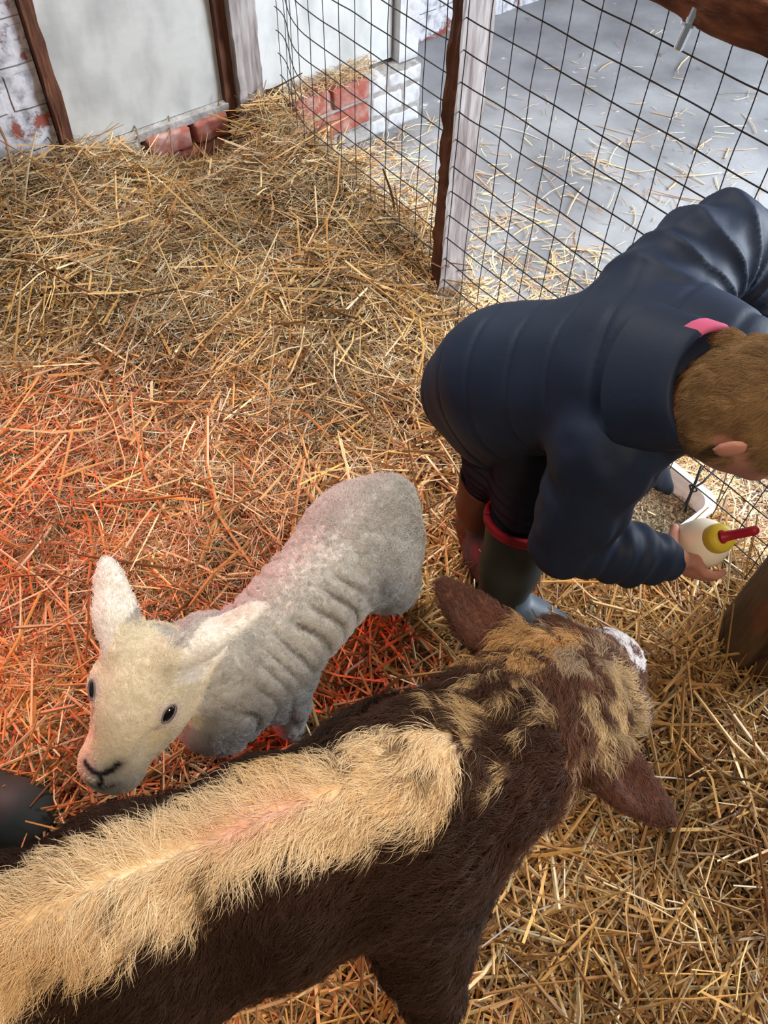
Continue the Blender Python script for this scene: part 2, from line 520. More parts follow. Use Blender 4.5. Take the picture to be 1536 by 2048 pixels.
def concrete():
    m = M_concrete; m.use_nodes = True; nt = m.node_tree; b = nt.nodes['Principled BSDF']
    b.inputs['Roughness'].default_value = 0.75; b.inputs['Specular IOR Level'].default_value = 0.35
    tc = nt.nodes.new('ShaderNodeTexCoord')
    n1 = nt.nodes.new('ShaderNodeTexNoise'); n1.inputs['Scale'].default_value = 3.0; n1.inputs['Detail'].default_value = 9
    n2 = nt.nodes.new('ShaderNodeTexNoise'); n2.inputs['Scale'].default_value = 24; n2.inputs['Detail'].default_value = 10; n2.inputs['Roughness'].default_value = 0.66
    n3 = nt.nodes.new('ShaderNodeTexNoise'); n3.inputs['Scale'].default_value = 2.6; n3.inputs['Detail'].default_value = 3
    for n_ in (n1, n2, n3): nt.links.new(tc.outputs['Object'], n_.inputs[0])
    r1 = nt.nodes.new('ShaderNodeValToRGB')
    r1.color_ramp.elements[0].position = 0.35; r1.color_ramp.elements[0].color = (0.20, 0.20, 0.21, 1)
    r1.color_ramp.elements[1].position = 0.66; r1.color_ramp.elements[1].color = (0.38, 0.38, 0.39, 1)
    nt.links.new(n1.outputs[0], r1.inputs[0])
    ad = nt.nodes.new('ShaderNodeMath'); ad.operation = 'MULTIPLY_ADD'; ad.inputs[1].default_value = 0.35
    nt.links.new(n3.outputs[0], ad.inputs[0]); nt.links.new(n2.outputs[0], ad.inputs[2])
    r2 = nt.nodes.new('ShaderNodeMapRange'); r2.inputs[1].default_value = 0.835; r2.inputs[2].default_value = 0.90
    nt.links.new(ad.outputs[0], r2.inputs[0])
    mx = nt.nodes.new('ShaderNodeMix'); mx.data_type = 'RGBA'; mx.inputs[7].default_value = (0.85, 0.86, 0.88, 1)
    nt.links.new(r2.outputs[0], mx.inputs[0]); nt.links.new(r1.outputs[0], mx.inputs[6])
    nt.links.new(mx.outputs[2], b.inputs['Base Color'])
    n4 = nt.nodes.new('ShaderNodeTexNoise'); n4.inputs['Scale'].default_value = 11; n4.inputs['Detail'].default_value = 5
    nt.links.new(tc.outputs['Object'], n4.inputs[0])
    r4 = nt.nodes.new('ShaderNodeMapRange'); r4.inputs[1].default_value = 0.66; r4.inputs[2].default_value = 0.76; r4.inputs[4].default_value = 0.75
    nt.links.new(n4.outputs[0], r4.inputs[0])
    m4 = nt.nodes.new('ShaderNodeMix'); m4.data_type = 'RGBA'; m4.inputs[7].default_value = (0.09, 0.07, 0.06, 1)
    nt.links.new(r4.outputs[0], m4.inputs[0]); nt.links.new(mx.outputs[2], m4.inputs[6]); nt.links.new(m4.outputs[2], b.inputs['Base Color'])
    bp = nt.nodes.new('ShaderNodeBump'); bp.inputs['Strength'].default_value = 0.4; bp.inputs['Distance'].default_value = 0.006
    nt.links.new(n2.outputs[0], bp.inputs['Height']); nt.links.new(bp.outputs[0], b.inputs['Normal'])


concrete()

# ------------------------------------------------------------------ straw height over the pen
_cp = np.array([(-1.6, 1.4, .2), (-1.3, 1.8, .21), (-1.04, 2.0, .22), (-.88, 2.13, .2), (-.77, 2.22, .165), (-.67, 2.28, .055), (-.62, 2.33, .035), (-.52, 2.38, .04), (-.57, 2.24, .08), (-.70, 2.15, .13), (-.41, 2.42, .17),
                (-.29, 2.27, .165), (-.15, 2.09, .17), (-.04, 1.95, .165), (.06, 1.84, .155), (.12, 1.77, .08), (.2, 1.65, 0.0), (.45, 1.3, -.05),
                (.66, 1.05, -.065), (.76, .95, -.085), (1.1, .5, -.06), (-.5, 1.7, .11), (-.2, 1.75, .12), (-.9, 1.3, .05), (-.5, 1.2, .03), (0, 1.2, .0), (.1, 1.5, .02), (-.4, .6, 0), (.3, .85, -.03),
                (0, .7, 0), (.7, .4, 0), (.5, 0, 0), (-.5, 0, 0), (-1.2, .3, 0), (-.9, .8, .02), (1, .2, 0), (0, -.3, 0), (.45, .6, -.02)])


def hgt(x, y):
    d2 = (x[..., None] - _cp[:, 0]) ** 2 + (y[..., None] - _cp[:, 1]) ** 2
    w = 1.0 / (d2 + 0.004) ** 1.8
    z = (w * _cp[:, 2]).sum(-1) / w.sum(-1)
    p = np.stack([x, y, x * 0], -1)
    return z + 0.036 * (noise(p, 5, 3) - 0.5) + 0.036 * (noise(p, 15, 4) - 0.5)


def fence_gap(p):
    """distance from the fence plane into the pen"""
    return (M0 - p)[..., :2] @ WV[:2]


def wall_gap(p):
    return (CN - p)[..., :2] @ FV[:2]


# ------------------------------------------------------------------ the setting
def slab(name, c, ax, ay, az, hx, hy, hz, material, **k):
    mb = MB(); mb.box(c, ax, ay, az, hx, hy, hz)
    return mb.build(name, material, smooth=False, **k)


UZ = V(0, 0, 1)
mb = MB(); mb.box(V(0.6, 1.8, FLOOR - 0.05), V(1, 0, 0), V(0, 1, 0), UZ, 4.5, 4.5, 0.05)
mb.build('floor', M_concrete, smooth=False, kind='structure', loc=(0, 0, FLOOR))

WOFF = 0.03                                         # wall face behind the corner post's front


def wpt(s, z, off=WOFF):
    """point on the back wall: s metres to the camera's left of the corner, z up"""
    p = CN - WV * s + FV * off
    return V(p[0], p[1], z)


def wallbox(mb, s0, s1, z0, z1, o0, o1, jit=0):
    c = (wpt(s0, z0, o0) + wpt(s1, z1, o1)) / 2
    mb.box(c, WV, FV, UZ, abs(s1 - s0) / 2, abs(o1 - o0) / 2, abs(z1 - z0) / 2, jit)


def wall_obj(name, s0, s1, z0, z1, o0, o1, material, **k):
    mb = MB(); wallbox(mb, s0, s1, z0, z1, o0, o1)
    o = mb.build(name, material, smooth=False, **k)
    return o


def align_wall(o):
    """turn a wall object's local x along the wall so that its bricks follow it"""
    a = math.atan2(WV[1], WV[0]); R = Matrix.Rotation(-a, 4, 'Z')
    o.data.transform(R); o.rotation_euler = (0, 0, a)


o = wall_obj('wall_left', 0.572, 2.6, FLOOR, 2.4, WOFF, WOFF + 0.25, M_brickwall, kind='structure'); align_wall(o)
# wall above and behind the boards, closed down to the sills
o = wall_obj('wall_back', -0.70, 0.572, FLOOR, 2.4, WOFF + 0.07, WOFF + 0.25, M_brickwall, kind='structure'); align_wall(o)
o = wall_obj('wall_right', -3.2, -0.70, FLOOR, 2.4, WOFF + 0.40, WOFF + 0.6, M_brickwall, kind='structure'); align_wall(o)
o = wall_obj('wall_return', -0.74, -0.68, FLOOR, 2.4, WOFF + 0.1, WOFF + 0.45, M_whitebrick, kind='structure')

# brick sill of the boarded opening, left of the corner post
SB = root('brick_sill', wpt(0.3, FLOOR), 'low course of red and grey bricks under the grey board, sunk in straw', 'sill')
SB['kind'] = 'structure'
mb = MB(); wallbox(mb, 0.06, 0.545, FLOOR, 0.105, WOFF - 0.012, WOFF + 0.07); mb.build('mortar_bed', M_mortar, SB, smooth=False)


def brickmesh(name, s0, s1, z0, z1, o0, o1, material, parent, seed=0, bev=0.008):
    """one worn brick: a subdivided box with rounded and chipped edges"""
    n = 10; F_ = np.random.default_rng(seed)
    c = (wpt(s0, z0, o0) + wpt(s1, z1, o1)) / 2
    hx, hy, hz = abs(s1 - s0) / 2, abs(o1 - o0) / 2, abs(z1 - z0) / 2
    h = 0.006
    lo = V(-hx, -hy, -hz) - 0.012
    f = Field(lo, -lo, h)
    g = np.stack(np.meshgrid(*[f.lo[i] + h * np.arange(f.n[i]) for i in range(3)], indexing='ij'), -1)
    q = np.abs(g) - (V(hx, hy, hz) - bev)
    d = np.linalg.norm(np.maximum(q, 0), axis=-1) + np.minimum(q.max(-1), 0) - bev
    d += (noise(g + seed * 3.1, 55, seed) - 0.5) * 0.005 + (noise(g + seed * 1.7, 18, seed + 9) - 0.5) * 0.003
    f.F = d.astype(np.float32)
    v, fc = f.surface(1)
    v = c + v[:, :1] * WV + v[:, 1:2] * FV + v[:, 2:] * UZ
    return mesh(name, v, fc, material, parent)


bn = 0
for s0, s1, mm in ((0.075, 0.185, M_redbrick), (0.20, 0.34, M_redbrick), (0.36, 0.47, M_mortar)):
    brickmesh('brick', s0, s1, 0.10, 0.165, WOFF - 0.045, WOFF + 0.07, mm, SB, bn, 0.005); bn += 1
mb = MB(); wallbox(mb, 0.06, 0.49, 0.162, 0.186, WOFF - 0.03, WOFF + 0.07, 0.002); mb.build('sill_cap', M_mortar, SB, smooth=False)
for s0, s1 in ((0.08, 0.27), (0.29, 0.48)):
    brickmesh('brick', s0, s1, 0.02, 0.092, WOFF - 0.04, WOFF + 0.06, M_redbrick, SB, bn); bn += 1

# board panel with its dark battens
BP = root('boarded_hatch', wpt(0.3, 0.186), 'large pale grey painted board between two dark battens, set in the brick wall', 'board')
mb = MB(); wallbox(mb, 0.065, 0.54, 0.187, 1.9, WOFF - 0.006, WOFF + 0.07); mb.build('board', M_board, BP, smooth=False)


def rough_post(name, c0, c1, ax, ay, hx, hy, material, parent, rough=0.004, seg=60, seed=0, mats=None, pick=None):
    """a sawn timber with wavering arrises"""
    pts = np.linspace(c0, c1, seg); ring = []
    m = 6
    for side in range(4):
        for k in range(m):
            u = -1 + 2 * k / m
            ring.append([(u, -1), (1, u), (-u, 1), (-1, -u)][side])
    ring = np.array(ring, float); n = len(ring); v = []
    for p in pts:
        q = p + ax * (ring[:, :1] * hx) + ay * (ring[:, 1:] * hy)
        e = (np.abs(ring).min(1) > 0.5) * 1.0 + 0.35
        d = (noise(q * V(1, 1, 1.0), 26, seed) - 0.5)[:, None] * rough * 2 * e[:, None] + (noise(q, 70, seed + 1) - 0.5)[:, None] * rough * e[:, None]
        v.append(q + d * unit(q - p))
    v = np.concatenate(v); f = []
    for i in range(seg - 1):
        for k in range(n):
            k2 = (k + 1) % n
            f.append((i * n + k, i * n + k2, (i + 1) * n + k2, (i + 1) * n + k))
    mi = [(pick(ring[q[0] % n], ring[q[1] % n]) if pick else 0) for q in f]
    f.append(tuple(range(n - 1, -1, -1))); f.append(tuple((seg - 1) * n + k for k in range(n))); mi += [0, 0]
    return mesh(name, v, f, material, parent, smooth=False, mats=mats, mat_idx=mi if mats else None)


for s_ in (0.553, 0.047):
    rough_post('batten', wpt(s_, FLOOR, WOFF - 0.010), wpt(s_, 1.95, WOFF - 0.010), WV, FV, 0.017, 0.016, M_darkwood, BP, 0.004, 50, int(s_ * 100))

# sill wall and boards beyond the fence
SW = root('brick_ledge', wpt(-0.4, FLOOR), 'low brick ledge beyond the mesh, bare red bricks beside flaking whitewash', 'ledge')
SW['kind'] = 'structure'
mb = MB()
wallbox(mb, -0.15, -0.68, FLOOR, 0.095, WOFF - 0.032, WOFF + 0.07); mb.build('ledge_core', M_mortar, SW, smooth=False)
rows = [(-0.10, -0.045), (-0.035, 0.035), (0.045, 0.115)]
for ri, (z0, z1) in enumerate(rows):
    cuts = [(-0.16, -0.30), (-0.31, -0.455)] if ri == 2 else ([(-0.155, -0.455)] if ri == 1 else [(-0.155, -0.32), (-0.33, -0.455)])
    for a, b_ in cuts:
        brickmesh('brick', b_, a, z0, z1, WOFF - 0.045, WOFF + 0.05, M_redbrick if ri else M_mortar, SW, bn, 0.004); bn += 1
for ri, (z0, z1) in enumerate(rows):
    for a, b_ in ([(-0.47, -0.60), (-0.605, -0.68)] if ri % 2 else [(-0.465, -0.53), (-0.54, -0.68)]):
        brickmesh('brick', b_, a, z0, z1 - (0.02 if ri == 2 else 0), WOFF - 0.035, WOFF + 0.05, M_whitebrick, SW, bn, 0.006); bn += 1
# dark block added to stand for the shadow in the corner gap
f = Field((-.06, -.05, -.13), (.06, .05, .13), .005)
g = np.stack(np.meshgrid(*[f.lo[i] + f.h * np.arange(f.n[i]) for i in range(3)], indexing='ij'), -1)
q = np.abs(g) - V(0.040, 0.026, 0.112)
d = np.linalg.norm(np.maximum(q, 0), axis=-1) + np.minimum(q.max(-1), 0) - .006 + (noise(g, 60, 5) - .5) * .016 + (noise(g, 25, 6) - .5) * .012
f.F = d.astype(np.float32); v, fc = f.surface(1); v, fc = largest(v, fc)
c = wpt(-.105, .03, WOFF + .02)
mesh('gap_shadow_block', c + v[:, :1] * WV + v[:, 1:2] * FV + v[:, 2:] * UZ, fc, M_gapshadow, label='dark block standing in for the shadow between the corner post and the red bricks', cat='shadow block')
BR = root('boarded_opening', wpt(-0.35, 0.12), 'bright pale board above the brick ledge, behind the wire mesh', 'board')
mb = MB(); wallbox(mb, -0.045, -0.60, 0.11, 1.9, WOFF + 0.03, WOFF + 0.07); mb.build('board', M_litboard, BR, smooth=False)
mb = MB(); wallbox(mb, -0.61, -0.69, 0.10, 1.9, WOFF + 0.0, WOFF + 0.07); mb.build('jamb', M_whitebrick, BR, smooth=False)

# ------------------------------------------------------------------ the fence
FN = root('wire_fence', M0 + V(0, 0, FLOOR), 'square wire mesh fence on timber posts along the pen', 'fence')


def fpt(s, z, off=0.0):
    p = M0 + FV * s + WV * off
    return V(p[0], p[1], z)


def face_pick(a, b):
    # the face towards the pen (-WV) takes the dark wood
    return 1 if (a[0] < -0.9 and b[0] < -0.9) else 0


rough_post('fence_post', fpt(0.058, FLOOR, 0.032), fpt(0.058, 1.5, 0.032), WV, FV, 0.043, 0.019, M_greywood, FN, 0.0045, 110, 3, mats=[M_greywood, M_darkwood], pick=face_pick)
rough_post('fence_post', CN + WV * 0.010 + FV * 0.0 + V(0, 0, FLOOR), CN + WV * 0.010 + FV * 0.0 + V(0, 0, 1.7), WV, FV, 0.040, 0.025, M_greywood, FN, 0.003, 80, 4)


def wire_off(s):
    return 0.0 + 0.10 * sstep(0.60, 0.93, s) ** 1.3


def wob(s, z, k):
    p = np.stack([s * 9, z * 9, s * 0 + k], -1)
    return (noise(p, 1.6, 11) - 0.5) * 0.0045, (noise(p, 1.3, 12) - 0.5) * 0.005


for (sa, sb) in ((0.93, 0.03), (0.08, -1.25)):
    mb = MB(); nwire = 0
    zs = [0.869 - 0.0632 * i for i in range(16)] if sb < 0 else [0.869 + 0.0632 * 8 - 0.0632 * i for i in range(24)]
    for i, z in enumerate(zs):
        ss = np.arange(sa, sb, -0.02); zz = np.full(len(ss), z)
        dz, do = wob(ss, zz, 1)
        pts = [fpt(s_, z_ + a, wire_off(s_) + b_) for s_, z_, a, b_ in zip(ss, zz, dz, do)]
        mb.tube(pts, 0.0015, 5)
    s_ = 0.9
    sv = [-0.0945 + 0.0632 * i for i in range(-19, 17)]
    for s_ in sv:
        if not (min(sa, sb) <= s_ <= max(sa, sb)): continue
        zz = np.arange(FLOOR, (0.945 if sb < 0 else 1.38), 0.02); ss = np.full(len(zz), s_)
        dz, do = wob(zz, ss, 2)
        _, do2 = wob(ss, zz, 1)
        pts = [fpt(a + d_, z_, wire_off(a) + e_ - 0.001) for a, z_, d_, e_ in zip(ss, zz, dz, do2)]
        mb.tube(pts, 0.0011, 5)
    mb.build('wire_mesh', M_wire, FN)

# top rail on the right-hand bay
f = Field((-0.35, -0.04, -0.055), (1.05, 0.04, 0.055), 0.008)
g = np.stack(np.meshgrid(*[f.lo[i] + f.h * np.arange(f.n[i]) for i in range(3)], indexing='ij'), -1)
q = np.abs(g) - V(0.99, 0.012, 0.027)
d = np.linalg.norm(np.maximum(q, 0), axis=-1) + np.minimum(q.max(-1), 0) - 0.012
d += (noise(g, 22, 31) - 0.5) * 0.016 + (noise(g, 60, 32) - 0.5) * 0.006
f.F = d.astype(np.float32)
v, fc = f.surface(1)
v = fpt(-0.42, 0.965, -0.02) - v[:, :1] * FV + v[:, 1:2] * WV + v[:, 2:] * UZ
mesh('top_rail', v, fc, M_railwood, FN)
# bolt through the rail with its washer
bp_ = fpt(-0.484, 0.945, -0.046)
v, fc = lathe(bp_ + V(0, 0, -.012), -WV * 0.30 + UZ * -0.95, [(-.02, .007), (0.0, .007), (0.0, .013), (.004, .013), (.004, .0068), (.036, .0068), (.038, .004)], 12)
mesh('bolt', v, fc, M_steel, FN, smooth=False)

# log post at the right, near end of the fence
lp = V(0.775, 0.80, 0); n = 40
v = []; f_ = []; seg = 50
for i in range(seg):
    z = -0.12 + 1.3 * i / (seg - 1)
    for k in range(n):
        g = 2 * math.pi * k / n
        pp = V(math.cos(g), math.sin(g), z)
        r = 0.092 * (1 + 0.16 * (noise(np.array([pp * V(1.2, 1.2, 2.2)]), 1.5, 21)[0] - 0.5)) - 0.022 * math.exp(-((g - 4.05 - 0.3 * z) / 0.10) ** 2)
        v.append(lp + V(r * math.cos(g), r * math.sin(g), z))
for i in range(seg - 1):
    for k in range(n):
        k2 = (k + 1) % n
        f_.append((i * n + k, i * n + k2, (i + 1) * n + k2, (i + 1) * n + k))
f_.append(tuple((seg - 1) * n + k for k in range(n)))
mesh('gate_post', v, f_, M_logwood, label='thick brown log post with a long split, standing in straw beside the mesh', cat='post')
# black twine tied to the mesh above the tub
tw = MB(); k0 = at(1385, 978, 0.20)
tw.tube([k0 + V(.012, .03, .035), k0 + V(.006, .012, .01), k0, k0 + V(-.008, -.02, -.02), k0 + V(-.010, -.032, -.035)], 0.0028, 6)
tw.tube([k0 + V(.045, .035, .02), k0 + V(.02, .012, .006), k0 + V(0, 0, .002), k0 + V(-.006, -.012, -.02)], 0.0022, 6)
tw.tube([k0 + V(-.006, .006, .004), k0 + V(.004, .004, .006), k0 + V(.008, -.004, 0), k0 + V(-.002, -.006, -.004), k0 + V(-.006, .006, .004)], 0.0022, 6)
M_black = mat('black_twine', (0.012, 0.012, 0.013), 0.6)
tw.build('twine', M_black, FN, label='black twine knotted to the mesh')

# ------------------------------------------------------------------ straw
PAL_S = np.array([(0.52, 0.30, 0.105), (0.60, 0.38, 0.155), (0.42, 0.215, 0.07), (0.32, 0.155, 0.05), (0.70, 0.52, 0.28), (0.54, 0.30, 0.09), (0.21, 0.10, 0.035)])
PAL_H = np.array([(0.52, 0.35, 0.18), (0.62, 0.47, 0.28), (0.38, 0.23, 0.11), (0.70, 0.58, 0.40), (0.30, 0.16, 0.075), (0.44, 0.36, 0.19), (0.54, 0.31, 0.15)])


def strands(P, yaw, pitch, L, wd, col, seg=3, bendy=0.15, seed=1, th=0.45):
    """flattened three-sided stalks, all in one set of arrays"""
    r = np.random.default_rng(seed); n = len(P)
    d = np.stack([np.cos(yaw) * np.cos(pitch), np.sin(yaw) * np.cos(pitch), np.sin(pitch)], 1)
    side = np.stack([-np.sin(yaw), np.cos(yaw), yaw * 0], 1)
    roll = r.normal(0, 0.5, n)
    up = np.cross(d, side)
    sd = side * np.cos(roll)[:, None] + up * np.sin(roll)[:, None]
    up = np.cross(d, sd)
    k1 = r.normal(0, bendy, n); k2 = r.normal(0, bendy * 0.5, n); kink = r.normal(0, bendy * 1.2, n) * (r.random(n) < 0.3)
    vs = np.empty((n, seg + 1, 3, 3))
    for i in range(seg + 1):
        t = i / seg - 0.5
        c = P + d * (L * t)[:, None] + side * (L * (k1 * (t * t - 0.1) + kink * np.abs(t)))[:, None] + up * (L * k2 * (t * t - 0.1))[:, None]
        w = wd * (1.0 if i < seg else 0.65)
        vs[:, i, 0] = c + sd * w[:, None] * 0.5
        vs[:, i, 1] = c - sd * w[:, None] * 0.5
        vs[:, i, 2] = c + up * (w * th)[:, None]
    base = (np.arange(n) * (seg + 1) * 3)[:, None, None, None]
    quad = []
    for i in range(seg):
        for k in range(3):
            k2_ = (k + 1) % 3
            quad.append([i * 3 + k, i * 3 + k2_, (i + 1) * 3 + k2_, (i + 1) * 3 + k])
    quad = np.array(quad)
    f = (np.arange(n) * (seg + 1) * 3)[:, None, None] + quad[None]
    return vs.reshape(-1, 3), f.reshape(-1, 4), np.repeat(col, (seg + 1) * 3, axis=0)


def in_view(p, m=90):
    c = (p - EYE) @ ROT
    x = PX0 - FPX * c[:, 0] / c[:, 2]; y = PY0 + FPX * c[:, 1] / c[:, 2]
    return (x > -m - 120) & (x < 1536 + m + 60) & (y > -m) & (y < 2048 + m + 60) & (c[:, 2] < 0)


def straw_bed():
    r = np.random.default_rng(42)
    xs = np.linspace(-1.9, 1.3, 200); ys = np.linspace(-0.7, 2.7, 210)
    X, Y_ = np.meshgrid(xs, ys, indexing='ij'); Zz = hgt(X, Y_) - 0.030
    v = np.stack([X, Y_, Zz], -1).reshape(-1, 3)
    # litter stops just past the fence and at the wall
    g1 = fence_gap(v); v[:, 2] = np.where(g1 < 0, np.minimum(v[:, 2], v[:, 2] + g1 * 2.5), v[:, 2])
    v[:, 2] = np.maximum(v[:, 2], FLOOR - 0.02)
    keep = (wall_gap(v) > -0.02) & (g1 > -0.30)
    i = np.arange(len(v)).reshape(X.shape)
    f = np.stack([i[:-1, :-1], i[1:, :-1], i[1:, 1:], i[:-1, 1:]], -1).reshape(-1, 4)
    f = f[keep[f].all(1)]
    use = np.zeros(len(v), bool); use[f] = True; mp = np.cumsum(use) - 1
    mesh('straw_litter', v[use], mp[f], M_strawbase, kind='stuff', label='deep trodden bed of golden and brown straw litter covering the pen', cat='straw')
    N = 100000
    n0 = N * 2
    P = np.stack([r.uniform(-1.7, 1.15, n0), r.uniform(-0.25, 2.65, n0), np.zeros(n0)], 1)
    gp = fence_gap(P); wg = wall_gap(P)
    ok = (gp > -0.05 + r.normal(0, 0.02, n0)) & (wg > 0.0)
    P = P[ok]; P[:, 2] = hgt(P[:, 0], P[:, 1])
    P = P[in_view(P, 260)][:N]; n = len(P)
    # coarse straw near the camera and to the right, finer hay towards the wall
    coarse = sstep(0.25, 0.75, 0.55 + 0.5 * P[:, 0] - 0.45 * (P[:, 1] - 0.8) + 0.5 * (noise(P, 3.2, 8) - 0.5))
    isS = r.random(n) < (0.12 + 0.7 * coarse)
    L = np.where(isS, 0.05 + 0.27 * r.random(n) ** 1.7, r.uniform(0.03, 0.13, n))
    wd = np.where(isS, 0.0026 + 0.0048 * r.random(n) ** 1.4, r.uniform(0.0012, 0.0028, n))
    sw = noise(P, 2.6, 15) * 9.0 + noise(P, 9, 16) * 3
    yaw = sw + r.normal(0, 1.2, n)
    pitch = r.normal(0, 0.20, n); up = r.random(n) < 0.05; pitch[up] = np.abs(r.normal(0.5, 0.25, up.sum()))
    depth = r.random(n) ** 0.8
    P[:, 2] += 0.042 * depth - 0.026 + np.abs(np.sin(pitch)) * L * 0.3
    cS = PAL_S[r.integers(0, len(PAL_S), n)]; cH = PAL_H[r.integers(0, len(PAL_H), n)]
    col = np.where(isS[:, None], cS, cH) * r.uniform(0.55, 1.28, (n, 1))
    damp = sstep(0.45, 0.8, noise(P, 6, 19))[:, None]
    col = col * (1 - 0.35 * damp)
    pale = (r.random(n) < 0.012) & ~isS; col[pale] = (0.78, 0.70, 0.56)
    v, f, c = strands(P, yaw, pitch, L, wd, np.clip(col, 0, 1), 3, 0.22, 5)
    mesh('straw_bedding', v, f, M_straw, smooth=False, col=c, kind='stuff', label='loose straw stalks heaped over the whole pen floor', cat='straw', loc=(0, 0, 0))


straw_bed()


def floor_straw():
    r = np.random.default_rng(77)
    parts = []
    # scattered thinly over the concrete beyond the fence, thicker along its foot
    n = 30000
    u = r.exponential(0.13, n) * np.where(r.random(n) < 0.4, 1, 5); s = r.uniform(-1.5, 0.95, n)
    P = M0[None, :2] + FV[None, :2] * s[:, None] + WV[None, :2] * (u + 0.01)[:, None]
    P = np.concatenate([P, np.full((n, 1), FLOOR)], 1)
    patch = noise(P, 3.0, 23)
    dens = np.exp(-np.maximum(u - 0.10, 0) / 0.34) + 0.42 * (patch > 0.52) + 0.10 + 0.25 * sstep(-.35, -.8, s)
    near = sstep(-0.15, -0.75, s)
    dens *= 0.45 + 0.9 * near
    ok = (r.random(n) < dens) & (wall_gap(P) > -0.0)
    P = P[ok]; P = P[in_view(P)]; n = len(P)
    big = r.random(n) < 0.25
    L = np.where(big, r.uniform(.06, .18, n), r.uniform(.015, .07, n)); wd = np.where(big, r.uniform(.0025, .0055, n), r.uniform(.0012, .0035, n))
    P[:, 2] += 0.002 + r.random(n) * 0.008
    col = PAL_S[r.integers(0, len(PAL_S), n)] * r.uniform(1.0, 1.7, (n, 1)) + 0.17
    v, f, c = strands(P, r.uniform(0, 6.28, n), r.normal(0, 0.03, n), L, wd, np.clip(col, 0, 0.9), 3, 0.25, 8)
    mesh('scattered_straw', v, f, M_straw, smooth=False, col=c, kind='stuff', label='wisps of straw scattered on the grey concrete beyond the fence', cat='straw', loc=(0, 0, FLOOR))
    # wisps on the brick ledge
    n = 420
    P = np.array([wpt(a, 0.12 + b * 0.03, WOFF + c) for a, b, c in zip(r.uniform(-0.5, -0.10, n), r.random(n), r.uniform(-0.05, 0.03, n))])
    v, f, c = strands(P, r.uniform(0, 6.28, n), r.normal(0, 0.35, n), r.uniform(.02, .09, n), r.uniform(.001, .003, n), np.clip(PAL_H[r.integers(0, len(PAL_H), n)] * 1.1, 0, 1), 3, 0.3, 9)
    mesh('ledge_straw', v, f, M_straw, smooth=False, col=c, kind='stuff', label='straw tuft lodged on top of the low brick ledge', cat='straw')


floor_straw()

# ------------------------------------------------------------------ the calf
def lerp3(tab, t):
    tab = np.array(tab, float)
    return [np.interp(t, tab[:, 0], tab[:, k]) for k in range(1, tab.shape[1])]


CW = at(880, 1500, 0.73); CR = at(150, 1795, 0.73)
CU = unit(V(CR[0] - CW[0], CR[1] - CW[1], 0))        # from withers towards the rump
CS = V(-CU[1], CU[0], 0)                             # across the back; made to point to the near flank
if CS @ V(0.3, -1, 0) < 0: CS = -CS
CP = at(1095, 1395, 0.68); CNo = at(1275, 1275, 0.50)
HD = unit(CNo - CP)                                  # along the head, poll to muzzle
_es = at(1190, 1500, .66) - at(1010, 1290, .66)
HS = unit(_es - HD * (_es @ HD))                     # across the head, towards its right ear
HN = np.cross(HD, HS); HN = HN if HN[2] > 0 else -HN


def trunkp(t, l, z):
    p = CW + CU * t + CS * l
    return V(p[0], p[1], z)


